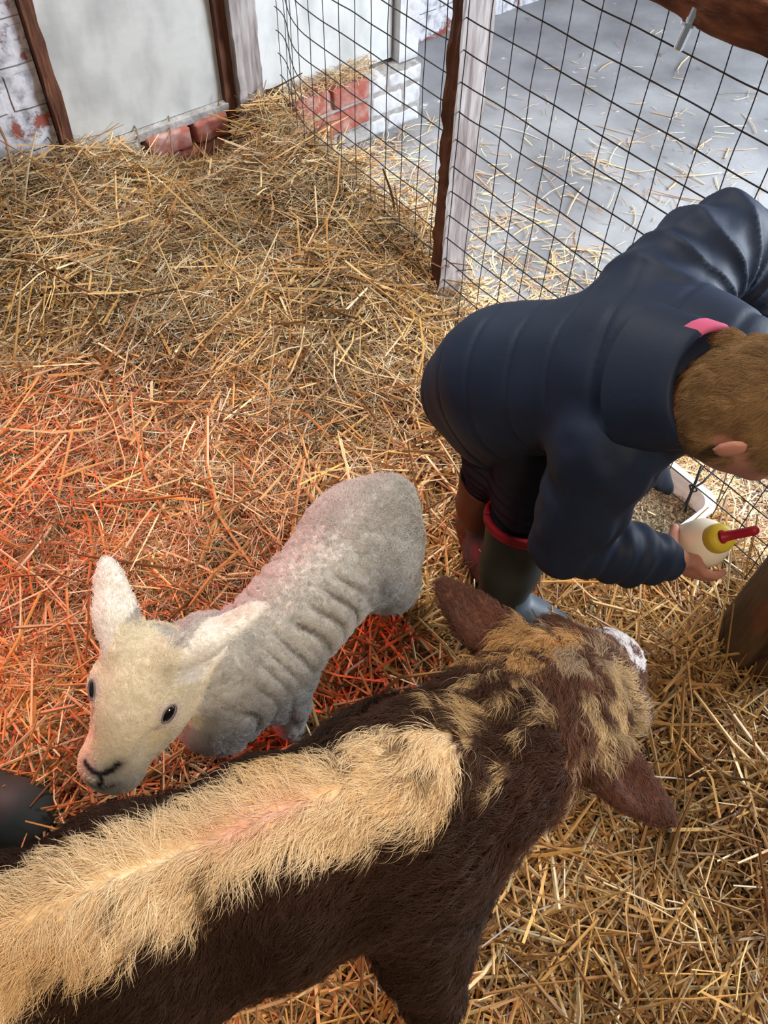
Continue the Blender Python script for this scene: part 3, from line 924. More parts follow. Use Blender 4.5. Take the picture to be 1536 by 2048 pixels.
def calf_field():
    f = Field((-0.75, -0.20, -0.03), (0.52, 0.66, 0.84), 0.0065)
    st = [(-.07, .53, .050, .09), (-.02, .550, .074, .140), (.05, .558, .092, .165), (.18, .557, .104, .168), (.32, .552, .112, .172), (.46, .555, .112, .165), (.56, .575, .100, .140), (.64, .60, .075, .10)]
    for (t, z, a, b) in st:
        f.ell(trunkp(t, 0, z), [CU, CS, UZ], (0.11, a, b), 0.05)
    f.capsule(trunkp(0.0, 0, .70), trunkp(.62, 0, .685), .028, .03, .06)          # spine
    # neck
    f.chain([(trunkp(0, -.005, .61), .088), (CP * .5 + trunkp(-.05, -.01, .585) * .5, .072), (CP + V(0, 0, -.045) + HD * .02, .064)], .05)
    # head
    f.ell(CP + HD * .060 - HN * .032, [HD, HS, HN], (.085, .072, .062), .03)
    f.ell(CP + HD * .135 - HN * .036, [HD, HS, HN], (.085, .070, .050), .03)
    for s in (-1, 1):
        f.ell(CP + HD * .160 + HS * s * .062 - HN * .020, [HD, HS, HN], (.032, .022, .022), .02)      # brow
    f.capsule(CP + HD * .15 - HN * .038, CP + HD * .250 - HN * .040, .056, .044, .03)
    f.ell(CP + HD * .272 - HN * .045, [HD, HS, HN], (.034, .053, .040), .02)                          # muzzle
    f.capsule(CP + HD * .06 - HN * .092, CP + HD * .24 - HN * .078, .034, .024, .03)                  # jaw
    for s in (-1, 1):
        f.ell(CP + HD * .298 + HS * s * .027 - HN * .036, [HD, HS, HN], (.010, .009, .009), .008, cut=True)
    f.capsule(CP + HD * .296 - HN * .070 - HS * .038, CP + HD * .296 - HN * .070 + HS * .038, .003, .003, .006, cut=True)
    # legs: shoulder, elbow, knee, fetlock, hoof
    for s in (-1, 1):
        a = trunkp(.03, s * .062, .50)
        f.ell(trunkp(.04, s * .066, .52), [CU, CS, UZ], (.075, .042, .12), .04)
        o = .045 if s > 0 else 0
        f.chain([(a, .060), (trunkp(.045, s * (.085 + .5 * o), .38), .052), (trunkp(.04, s * (.10 + o), .25), .033), (trunkp(.035, s * (.10 + o), .09), .023), (trunkp(.018, s * (.10 + o), .035), .027), (trunkp(.008, s * (.10 + o), .005), .031)], .025)
        f.ell(trunkp(.038, s * (.10 + o), .255), [CU, CS, UZ], (.036, .035, .043), .02)
        f.ell(trunkp(.52, s * .066, .50), [CU, CS, UZ], (.095, .050, .14), .05)
        f.chain([(trunkp(.50, s * .09, .42), .07), (trunkp(.56, s * .085, .30), .042), (trunkp(.62, s * .08, .235), .028), (trunkp(.60, s * .08, .09), .021), (trunkp(.58, s * .08, .035), .026), (trunkp(.57, s * .08, .005), .03)], .03)
    # brisket and tail
    f.ell(trunkp(-.045, 0, .46), [CU, CS, UZ], (.06, .06, .09), .05)
    f.chain([(trunkp(.69, 0, .66), .022), (trunkp(.74, 0, .60), .017), (trunkp(.75, 0, .40), .012), (trunkp(.75, 0, .28), .02)], .02)
    # ears: leaves that cup forward
    for base, tip, s in ((at(1022, 1300, .655), at(890, 1165, .655), -1), (at(1178, 1490, .655), at(1338, 1628, .60), 1)):
        e = unit(tip - base); L = np.linalg.norm(tip - base)
        w = np.cross(e, UZ + V(0, -.2, 0)); w = unit(w - e * (w @ e)); w = w if w @ HD > 0 else -w; nn = np.cross(e, w)
        nn = nn if nn[2] > 0 else -nn
        for a, ra in ((.10, .024), (.28, .028), (.46, .029), (.62, .0265), (.78, .021), (.90, .013)):
            f.ell(base + e * L * a + w * (-.004 * 1), [e, w, nn], (L * .20, ra, .0085), .012)
        f.capsule(base - e * .02, base + e * .05, .020, .022, .02)
        f.ell(base + e * L * .50 + nn * .012 + w * .004, [e, w, nn], (L * .36, .022, .010), .008, cut=True)
    return f


CREAM = V(.76, .53, .28); CREAM2 = V(.84, .66, .43); DARK = V(.040, .019, .011); BROWN = V(.105, .046, .027); WHITE = V(.72, .70, .72); TAN = V(.52, .34, .18)


def calf_color(P, r):
    n = len(P); rel = P - CW
    t = rel @ CU; l = rel @ CS
    n1 = noise(P, 26, 41) - 0.5; n2 = noise(P, 70, 42) - 0.5; n3 = noise(P, 11, 43) - 0.5
    col = np.tile(DARK, (n, 1)) * (1 + .6 * n1[:, None])
    red = sstep(-.05, .18, n3)[:, None]; col = col + (BROWN * 0.55 - col) * red * 0.5
    lo = np.interp(t, [-.02, .05, .15, .3, .45, .6], [-.020, -.038, -.046, -.044, -.046, -.046])
    hi = np.interp(t, [-.02, .03, .08, .15, .2, .26, .32, .40, .5], [.02, .060, .052, .036, .034, .048, .055, .060, .075])
    j = n1 * .022 + n2 * .014 + r.normal(0, .0035, n)
    inside = (l + j > lo) & (l + j < hi) & (t + n1 * .03 > -.035) & (P[:, 2] > .45)
    cr = CREAM + (CREAM2 - CREAM) * sstep(-.2, .25, n3)[:, None]
    # a few darker flecks and the pink parting along the spine
    fleck = (noise(P, 42, 44) > .80) & (np.abs(l) > .01)
    cr = np.where(fleck[:, None], TAN * .55, cr)
    pk = np.exp(-(l / .006) ** 2) * sstep(.10, .15, t) * (1 - sstep(.20, .25, t))
    cr = cr + (V(.78, .40, .32) - cr) * pk[:, None] * .7
    col = np.where(inside[:, None], cr, col)
    # neck: cream and brown locks mixed
    a = (P - CP) @ HD; b = (P - CP) @ HS; c_ = (P - CP) @ HN
    dn = (CP - CW) * V(1, 1, 0); tn = ((P - CW) @ unit(dn)) / np.linalg.norm(dn)
    ax = CW + np.outer(tn, dn); lat = np.abs((P - ax) @ np.cross(unit(dn), UZ))
    mixn = (tn > .12) & (lat < .050) & (P[:, 2] > .60) & (noise(P, 58, 47) > .60) & (a < -.02)
    col = np.where(mixn[:, None], CREAM * .60, col)
    nk = (tn > .1) & (a < .03) & ~mixn & (P[:, 2] > .55); col = np.where(nk[:, None], BROWN * (.55 + .5 * n1[:, None]), col)
    # head
    d_h = np.linalg.norm(P - (CP + HD * .12), axis=1)
    hd = (a > -.035) & (np.abs(b) < .105) & (d_h < .26) & (a < .36) & (c_ > -.17)
    col = np.where(hd[:, None], BROWN * (1.05 + 1.0 * n1[:, None]), col)
    j1 = n1 * .035; j2 = n2 * .025
    swl = hd & (a > -.04) & (a < .105 + j1) & (b < -.022 + j2) & (b > -.10)
    chk = hd & (b > .014 + j1) & (a > .0) & (a < .135 + j2 + .25 * np.maximum(b - .02, 0))
    midz = hd & (a > .02 + j1) & (a < .125 + j2) & ~swl & ~chk
    col = np.where(swl[:, None], V(.50, .29, .12) * (1 + .7 * n2[:, None]), col)
    col = np.where(chk[:, None], V(.47, .34, .19) * (1 + .8 * n2[:, None]), col)
    lk = noise(P, 75, 49)
    col = np.where((midz & (lk > .46))[:, None], V(.36, .27, .18), col)
    col = np.where(((swl | chk) & (lk < .36))[:, None], BROWN * .8, col)
    col = np.where((hd & ~swl & ~chk & ~midz & (lk > .74) & (a < .2))[:, None], V(.40, .28, .19), col)
    blaze = hd & (a > .200 + n1 * .03 - .25 * (b + .01)) & (a < .285) & (np.abs(b + .014) < .050 + n2 * .014) & (c_ > -.04)
    col = np.where((blaze & (noise(P, 90, 52) > .30))[:, None], WHITE, col)
    nose = hd & (a > .292); col = np.where(nose[:, None], V(.10, .065, .06), col)
    ear = (np.abs(b) > .086) & (d_h < .32) & (a > -.13) & (a < .13) & (np.abs(c_) < .11)
    col = np.where(ear[:, None], V(.115, .046, .030) * (1 + .7 * n1[:, None]), col)
    # hooves
    col = np.where((P[:, 2] < .035)[:, None], V(.03, .025, .02), col)
    return np.clip(col * r.uniform(.85, 1.15, (n, 1)), 0.005, 1), a, b, c_, t, l, d_h, ear, hd


def build_calf():
    r = np.random.default_rng(3)
    T = root('calf', V(-.19, .17, 0), 'dark brown calf with a cream stripe down its back, nosing towards the bottle', 'calf')
    f = calf_field(); v, fc = f.surface(2); v, fc = largest(v, fc)
    col = calf_color(v, np.random.default_rng(9))[0]
    mesh('body', v, fc, M_skin_calf, T, col=col)
    # eyes
    for s in (-1, 1):
        c = CP + HD * .172 + HS * s * .072 - HN * .042
        vv, ff = lathe(c, HS * s, [(-.014, .002), (-.012, .008), (-.006, .013), (0, .0148), (.006, .013), (.012, .008), (.0145, .002)], 20)
        mesh('eye', vv, ff, M_eye, T)
    cen = v[fc].mean(1)
    vis = (in_view(cen, 60)) * 1.0
    N = 230000
    P, Nn = scatter(v, fc, N, vis + 0.03, 4)
    # leave the skin bare where the camera can never see it: keep every upward or camera-side point
    view = unit(EYE - P); face = np.sum(view * Nn, 1)
    keep = (face > -0.35) & (P[:, 2] > .05)
    P, Nn = P[keep], Nn[keep]
    col, a, b, c_, t, l, dh, ear, hd = calf_color(P, r)
    n = len(P)
    out = CS * 1.0
    # the coat falls away from the spine and lies back along the flanks
    D = CS[None] * np.sign(l)[:, None] * (.9 - .3 * sstep(.05, .14, np.abs(l))[:, None]) + CU[None] * .75 + V(0, 0, -.35)[None]
    sw = (noise(P, 9, 61) - .5)[:, None]; D = D + CU[None] * sw * 1.6 + CS[None] * (noise(P, 12, 62) - .5)[:, None] * 1.2
    neck = (dh < .34) & ~hd
    Dn = unit(CW - CP)[None] * .6 + HS[None] * (noise(P, 22, 63)[:, None] - .5) * 3.0 + V(0, 0, -.2)[None]
    D = np.where(neck[:, None], Dn, D)
    # swirl on the forehead
    cw = CP + HD * .10 + HN * .02; rr = P - cw; rad = rr - HN * (rr @ HN)[:, None]
    Dh = unit(rad) * 1.0 + np.cross(np.tile(HN, (n, 1)), unit(rad)) * .6 + HD[None] * .2
    D = np.where(hd[:, None], Dh, D)
    De = HS[None] * np.sign(b)[:, None] + V(0, 0, -.1)[None]
    D = np.where(ear[:, None], De, D)
    cream = col[:, 0] > .42
    L = np.where(cream, .030, .024); L = np.where(np.abs(l) < .03, L * 1.05, L)
    L = np.where(neck, .026, L); L = np.where(hd, .022 - .013 * sstep(.14, .27, a), L); L = np.where(ear, .010, L)
    L = np.where(P[:, 2] < .4, .014, L)
    lift = np.where(hd | neck, .75, .5); lift = np.where(ear, .5, lift); lift = np.where(hd & (a > .14), .35, lift)
    hairs('coat', T, P, Nn, D, L, lift, M_fur, col, 0.00023, 5, 12, clump=.42, clump_scale=130, wav=1.0)
    return T


M_eye = mat('dark_eye', (0.008, 0.007, 0.008), 0.08, spec=0.8)
build_calf()


# ------------------------------------------------------------------ the lamb
LP = at(300, 1300, .505); LN = at(205, 1545, .385)
LD = unit(LN - LP)
_ls = at(345, 1425, .46) - at(163, 1380, .46)
LS = unit(_ls - LD * (_ls @ LD)); LU = np.cross(LD, LS); LU = LU if LU[2] > 0 else -LU
LR = at(728, 1075, .275); LM = at(612, 1195, .275); LSh = at(492, 1335, .28)
LAX = unit((LR - LSh) * V(1, 1, 0)); LAS = V(LAX[1], -LAX[0], 0)
if LAS @ V(.5, -1, 0) < 0: LAS = -LAS


def lamb_field():
    h = .0048
    f = Field((-.50, .28, -.02), (.13, .98, .66), h)
    for k, (t, dz, a, b) in enumerate([(-.05, -.005, .062, .088), (.03, 0, .078, .100), (.12, -.002, .084, .102), (.21, .0, .085, .100), (.29, .006, .083, .096), (.345, .006, .070, .082)]):
        p = LSh + LAX * t; f.ell(V(p[0], p[1], .272 + dz), [LAX, LAS, UZ], (.085, a, b), .05)
    # neck and chest
    nb = LSh - LAX * .02 + V(0, 0, .03)
    f.chain([(nb, .074), (LP * .35 + nb * .65, .062), (LP + V(0, .01, -.06) + LD * .03, .048)], .04)
    f.ell(LSh - LAX * .075 + V(0, 0, -.03), [LAX, LAS, UZ], (.05, .060, .075), .04)
    # head
    f.ell(LP + LD * .045 - LU * .030, [LD, LS, LU], (.068, .060, .055), .03)
    f.ell(LP + LD * .085 - LU * .030, [LD, LS, LU], (.066, .061, .050), .03)
    f.ell(LP + LD * .100 - LU * .050, [LD, LS, LU], (.066, .050, .044), .03)
    for s in (-1, 1):
        f.ell(LP + LD * .075 + LS * s * .046 - LU * .010, [LD, LS, LU], (.028, .016, .018), .015)
    f.capsule(LP + LD * .10 - LU * .038, LP + LD * .180 - LU * .036 - LS * .003, .050, .041, .03)
    f.ell(LP + LD * .193 - LU * .040 - LS * .004, [LD, LS, LU], (.029, .043, .033), .02)
    f.capsule(LP + LD * .06 - LU * .072, LP + LD * .185 - LU * .062, .034, .020, .03)
    for s in (-1, 1):
        f.ell(LP + LD * .118 + LS * s * .045 - LU * .012, [LD, LS, LU], (.030, .012, .014), .025, cut=True)   # hollow before the eye
        f.capsule(LP + LD * .214 + LS * s * .006 - LU * .036, LP + LD * .203 + LS * s * .021 - LU * .020, .0035, .0025, .005, cut=True)
    f.capsule(LP + LD * .221 - LU * .032, LP + LD * .221 - LU * .055, .002, .002, .004, cut=True)
    f.capsule(LP + LD * .214 - LU * .062 - LS * .026, LP + LD * .214 - LU * .062 + LS * .026, .002, .002, .004, cut=True)
    # ears
    for base, tip, wr, s in ((at(240, 1278, .50), at(213, 1128, .535), .027, -1), (at(365, 1303, .50), at(520, 1218, .50), .024, 1)):
        e = unit(tip - base); L = np.linalg.norm(tip - base)
        ref = LS if s < 0 else unit(LD * .6 + LU * .8)
        w = unit(ref - e * (ref @ e)); nn = np.cross(e, w)
        fl = -LD if s < 0 else V(.5, -1, .2)
        nn = nn if nn @ fl > 0 else -nn
        for a, ra in ((.12, .8), (.30, .95), (.48, 1.0), (.66, .86), (.82, .66), (.93, .42)):
            f.ell(base + e * L * a, [e, w, nn], (L * .17, wr * ra, .009), .012)
        f.capsule(base - e * .012, base + e * .03, .020, .022, .02)
        f.ell(base + e * L * .5 - nn * .012 * (-1 if s > 0 else 1), [e, w, nn], (L * .34, wr * .55, .009), .008, cut=True)
    # legs
    for s in (-1, 1):
        q = lambda t, l, z: V(*(LSh + LAX * t + LAS * l)[:2], z)
        f.ell(q(.03, s * .055, .24), [LAX, LAS, UZ], (.055, .032, .075), .03)
        f.chain([(q(.02, s * .055, .22), .042), (q(.03, s * .055, .16), .030), (q(.02, s * .054, .10), .021), (q(.025, s * .054, .035), .016), (q(.012, s * .054, .0), .020)], .02)
        f.ell(q(.31, s * .055, .24), [LAX, LAS, UZ], (.070, .042, .090), .035)
        f.chain([(q(.31, s * .06, .18), .050), (q(.335, s * .055, .13), .032), (q(.375, s * .052, .105), .021), (q(.365, s * .052, .035), .016), (q(.352, s * .052, .0), .020)], .02)
    f.chain([(LR + LAX * .07 + V(0, 0, .055), .020), (LR + LAX * .10 + V(0, 0, .02), .017), (LR + LAX * .105 + V(0, 0, -.05), .013)], .02)
    return f


def lamb_sets(P):
    rel = P - LSh; t = rel @ LAX; l = rel @ LAS
    a = (P - LP) @ LD; b = (P - LP) @ LS; c_ = (P - LP) @ LU
    dh = np.linalg.norm(P - (LP + LD * .09 - LU * .03), axis=1)
    head = (dh < .155) & (a > -.02 + .9 * np.maximum(-c_ - .06, 0)) & (c_ > -.13) & (np.abs(b) < .074)
    ear = (np.linalg.norm(P - LP, axis=1) < .24) & (P[:, 2] > .44) & (a < .03) & (np.abs(b) > .045)
    return t, l, a, b, c_, head, ear


def lamb_color(P, r):
    t, l, a, b, c_, head, ear = lamb_sets(P)
    n1 = noise(P, 60, 71) - .5; n2 = noise(P, 22, 72) - .5; n = len(P)
    col = np.tile(V(.60, .585, .56), (n, 1)) * (1 + .25 * n2[:, None])
    # stained hollows between the skin folds, grey speckle over the fleece
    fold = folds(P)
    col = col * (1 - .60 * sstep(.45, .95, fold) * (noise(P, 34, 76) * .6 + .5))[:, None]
    spk = (noise(P, 190, 73) > .70) & (~head) & (~ear); col = np.where(spk[:, None], col * .74, col)
    wool = V(.86, .80, .66)
    hc = wool * (1 + .10 * n2[:, None]); warm = sstep(.1, -.2, b / .1 + n2)[:, None]
    hc = hc + (V(.78, .62, .44) - hc) * (sstep(.06, .14, a) * sstep(.02, -.05, b))[:, None] * .6  # left cheek tinted tan for the heat lamp's light
    col = np.where((head | ear)[:, None], hc, col)
    tip = ear & (P[:, 2] > .50); col = np.where(ear[:, None], V(.90, .87, .83), col)
    e0 = at(365, 1303, .50); e1 = at(520, 1218, .50)
    inn = ear & (b > .05); q_ = (1 - sstep(.006, .016, seg_d(P, e0 + (e1 - e0) * .55, e0 + (e1 - e0) * .86))) * inn
    col = col + (V(.66, .44, .32) - col) * (q_ * .75)[:, None]
    # nose leather, lips and the dark rims of the eyes
    nz = np.zeros(n)
    for k, q in enumerate(LNOSE):
        rr = (.0080, .0080, .0055, .0040)[k]
        for p0, p1 in zip(q[:-1], q[1:]):
            dd = seg_d(P, p0, p1)
            nz = np.maximum(nz, (1 - sstep(rr * .35, rr * 1.0, dd)) * (1 if k < 3 else .7))
            nz = np.maximum(nz, (1 - sstep(rr * .6, rr * 2.3, dd)) * (.38 if k < 3 else .25))
    col = col + (V(.030, .026, .030) - col) * nz[:, None]
    for e, n_ in LEYE:
        dd = np.linalg.norm(P - e, axis=1)
        g = (1 - sstep(.010, .022, dd)) * .6; col = col + (V(.50, .42, .46) - col) * g[:, None]
        tear = (1 - sstep(.003, .007, seg_d(P, e, e + LD * .026 - LS * np.sign((e - LP) @ LS) * .012))) * .5
        col = col + (V(.30, .25, .30) - col) * tear[:, None]
    hoof = P[:, 2] < .03; col = np.where(hoof[:, None], V(.05, .045, .04), col)
    return np.clip(col * r.uniform(.9, 1.1, (n, 1)), .01, 1), nz


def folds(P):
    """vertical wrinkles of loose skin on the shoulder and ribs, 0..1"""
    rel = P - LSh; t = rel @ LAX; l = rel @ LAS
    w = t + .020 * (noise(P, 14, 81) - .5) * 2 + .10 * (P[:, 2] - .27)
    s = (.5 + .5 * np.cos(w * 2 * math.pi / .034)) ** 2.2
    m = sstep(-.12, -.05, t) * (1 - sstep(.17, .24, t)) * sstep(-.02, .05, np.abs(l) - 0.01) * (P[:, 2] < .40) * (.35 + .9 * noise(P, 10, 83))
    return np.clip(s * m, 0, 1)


def pick(v, px, py, tol=5):
    """the nearest surface point seen in the direction of a pixel"""
    d = unit(ray(px, py)); rel = v - EYE; t = rel @ d
    off = np.linalg.norm(rel - t[:, None] * d, axis=1)
    m = off < tol * t / FPX
    while not m.any():
        tol *= 1.6; m = off < tol * t / FPX
    i = np.where(m)[0]; return i[np.argmin(t[i])]


LEYE = []; LNOSE = []


def build_lamb():
    r = np.random.default_rng(8)
    T = root('lamb', V(*(LSh + LAX * .15)[:2], 0), 'white woolly lamb with upright ears standing in the red glow', 'lamb')
    f = lamb_field(); v, fc = f.surface(1); v, fc = largest(v, fc)
    nn = vnormals(v, fc)
    t, l, a, b, c_, head, ear = lamb_sets(v)
    body = ~(head | ear)
    v = v - nn * (folds(v) * .0060 * body)[:, None] + nn * ((noise(v, 95, 85) - .5) * .004 * body)[:, None]
    i = pick(v, 341, 1428); e = v[i]; n_ = nn[i]; LEYE.append((e, n_))
    e2 = e - 2 * LS * ((e - LP) @ LS); n2_ = n_ - 2 * LS * (n_ @ LS)
    j = np.argmin(np.linalg.norm(v - e2, axis=1)); LEYE.append((v[j], nn[j]))
    j = pick(v, 169, 1381); LEYE[1] = (v[j], nn[j])
    for q in (((166, 1524), (180, 1545), (203, 1553)), ((238, 1530), (222, 1546), (203, 1553)), ((203, 1553), (200, 1566), (199, 1577)), ((170, 1572), (199, 1580), (232, 1572))):
        LNOSE.append([v[pick(v, *p_)] for p_ in q])
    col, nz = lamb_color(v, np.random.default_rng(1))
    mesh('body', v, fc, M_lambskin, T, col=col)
    for c, ax in LEYE:
        w = unit(LD * .95 - LU * .25 - ax * ((LD * .95 - LU * .25) @ ax)); w = unit(w - np.cross(ax, w) * .45 * np.sign((c - LP) @ LS)); u = np.cross(ax, w)
        c = c - ax * .0042
        fe = Field(c - .018, c + .018, .0012); fe.ell(c, [ax, w, u], (.0070, .0135, .0075), 0)
        vv, ff = fe.surface(2); mesh('eye', vv, ff, M_eye, T)
        # lids: a soft rim of skin round the eye
        mbl = MB(); pts = [c + ax * .0045 + w * .0136 * math.cos(g) + u * .0078 * math.sin(g) for g in np.linspace(0, 2 * math.pi, 33)]
        mbl.tube(pts, .0013, 6, caps=False); mbl.build('eyelid', M_lid, T)
    P, Nn = scatter(v, fc, 120000, None, 6)
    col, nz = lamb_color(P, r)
    t, l, a, b, c_, head, ear = lamb_sets(P)
    view = unit(EYE - P); keep = (np.sum(view * Nn, 1) > -.4) & (P[:, 2] > .05) & (nz < .25)
    for e, n_ in LEYE:
        keep &= np.linalg.norm(P - e, axis=1) > .0135
    P, Nn, col, t, l, a, b, head, ear = [q[keep] for q in (P, Nn, col, t, l, a, b, head, ear)]
    n = len(P)
    D = LAX[None] * .5 + LAS[None] * np.sign(l)[:, None] * .5 + V(0, 0, -.4)[None] + r.normal(0, .8, (n, 3))
    D = np.where(head[:, None], -LD[None] * .5 + LS[None] * (b * 8)[:, None] + r.normal(0, .5, (n, 3)), D)
    er = np.where((b > 0)[:, None], unit(at(520, 1218, .50) - at(365, 1303, .50))[None], unit(at(213, 1128, .535) - at(240, 1278, .50))[None])
    D = np.where(ear[:, None], er + r.normal(0, .35, (n, 3)), D)
    L = np.where(head, .0075 + .008 * sstep(.08, -.02, a), .0085); L = np.where(ear, .0075, L)
    L = np.where(~head & ~ear & (t > .24), .017, L)
    L = np.where(head & (a > .15), .004, L)
    lift = np.where(head | ear, .6, 1.0)
    hairs('fleece', T, P, Nn, D, L, lift, M_wool, col, 0.00026, 4, 14, clump=.5, clump_scale=170, wav=1.0, curl=.0012)


M_lid = mat('eyelid_skin', (0.20, 0.16, 0.17), .7)
M_lambskin = mat('lamb_hide', attr='tint', rough=.85, spec=.1)
M_wool = mat('lamb_wool', attr='tint', rough=.9, spec=.1)
build_lamb()

# ------------------------------------------------------------------ the boy
M_navy = mat('navy_jacket_cloth', (0.009, 0.0165, 0.038), 0.62, spec=0.25, sheen=0.0, bump=(160, 0.15, 0.002, (1, 1, 1)))
M_trouser = mat('dark_denim', (0.014, 0.017, 0.026), 0.9, spec=0.15, bump=(220, 0.2, 0.001, (1, 1, 1)))
M_rubber = mat('dark_green_rubber', (0.022, 0.026, 0.024), 0.5, spec=0.4)
M_rubberblue = mat('slate_rubber', (0.07, 0.09, 0.115), 0.5, spec=0.4)
M_redtrim = mat('red_rubber_trim', (0.30, 0.010, 0.018), 0.5)
M_pink = mat('pink_collar_lining', (0.55, 0.10, 0.20), 0.9)
M_skin = mat('skin', (0.46, 0.21, 0.15), 0.55, sss=0.15)
M_hair = mat('child_hair', attr='tint', rough=.55, spec=.25)
M_yellow = mat('yellow_cap', (0.62, 0.46, 0.035), 0.45)
M_teat = mat('red_teat', (0.33, 0.008, 0.022), 0.45)
M_milk = mat('milk_bottle_plastic', (0.86, 0.77, 0.60), 0.35)
M_tub = mat('white_tub_plastic', (0.80, 0.80, 0.76), 0.4)
M_pellet = mat('feed_pellets', (0.30, 0.24, 0.17), 0.9, noise_mix=(90, 5, (0.20, 0.15, 0.10), 0.4, 0.7, (1, 1, 1)), bump=(300, .5, .001, (1, 1, 1)))

HIP = at(1040, 755, .535); CHE = at(1240, 745, .635); NEK = at(1385, 775, .70)
HC = at(1524, 814, .755)
LSH = at(1310, 600, .69); LEL = at(1458, 470, .73); LWR = at(1512, 640, .61)
RSH = at(1215, 900, .60); REL = at(1130, 1085, .42); RWR = at(1335, 1118, .36)
RKN = at(1062, 975, .33); RAN = at(1003, 1200, .06); LKN = at(1000, 905, .33); LAN = at(958, 1050, .05)
BB = at(1364, 1100, .265); BT = at(1424, 1081, .355)          # bottle base and shoulder
BD = unit(BT - BB)
HF = unit(at(1630, 945, .62) - HC)                            # face direction: forward and down
_hl = at(1440, 940, .74) - at(1470, 640, .76)                 # towards the right ear
HL = unit(_hl - HF * (_hl @ HF)); HU = np.cross(HF, HL); HU = HU if HU @ (HC - NEK) > 0 else -HU


def hand(f, wrist, palm_dir, across, grip_c, grip_ax, grip_r, s=1.0, thumb=None):
    """palm and five fingers wrapped round a cylinder (centre, axis, radius)"""
    palm_dir = unit(palm_dir); across = unit(across - palm_dir * (across @ palm_dir))
    kn = []
    for i in range(4):
        o = (i - 1.5) * .0125 * s
        base = wrist + palm_dir * (.047 - .003 * abs(i - 1.2)) * s + across * o
        f.capsule(wrist + across * o * .6, base, .0115 * s, .0095 * s, .012)
        # finger: three bones that curl about the gripped cylinder
        L = (.024, .027, .026, .020)[i] * s
        p = base; d = palm_dir
        rad = .0078 * s
        for j in range(3):
            rel = p - grip_c; rel = rel - grip_ax * (rel @ grip_ax)
            rn = unit(rel); tang = np.cross(grip_ax, rn)
            if tang @ d < 0: tang = -tang
            want = unit(tang * 1.0 + rn * ((grip_r + rad * .9 - np.linalg.norm(rel)) / .02))
            d = unit(d * .35 + want)
            q = p + d * L * (1.0, .72, .58)[j]
            f.capsule(p, q, rad, rad * .92, .004)
            p = q; rad *= .93
    # thumb leaves the side of the palm near its base
    tb = wrist + palm_dir * .012 * s - across * .022 * s
    tm = tb + unit(palm_dir * .7 - across * .8) * .026 * s
    rel = tm - grip_c; rel = rel - grip_ax * (rel @ grip_ax); rn = unit(rel)
    tt = tm + unit(grip_ax * .4 + palm_dir * .9) * .022 * s
    rel = tt - grip_c; ra = rel - grip_ax * (rel @ grip_ax); tt = tt + unit(ra) * max(0, grip_r + .007 * s - np.linalg.norm(ra))
    if thumb is not None:                             # thumb laid along the near side of the bottle
        rel = thumb - grip_c; ra = rel - grip_ax * (rel @ grip_ax)
        tt = thumb + unit(ra) * (grip_r + .006 * s - np.linalg.norm(ra))
        tb = wrist + (tt - wrist) * .30; tm = wrist + (tt - wrist) * .66
        rel = tm - grip_c; ra = rel - grip_ax * (rel @ grip_ax)
        tm = tm + unit(ra) * max(0, grip_r + .008 * s - np.linalg.norm(ra))
    f.capsule(wrist - across * .008 * s, tb, .012 * s, .0105 * s, .01)
    f.capsule(tb, tm, .0105 * s, .0088 * s, .006); f.capsule(tm, tt, .0088 * s, .0075 * s, .004)


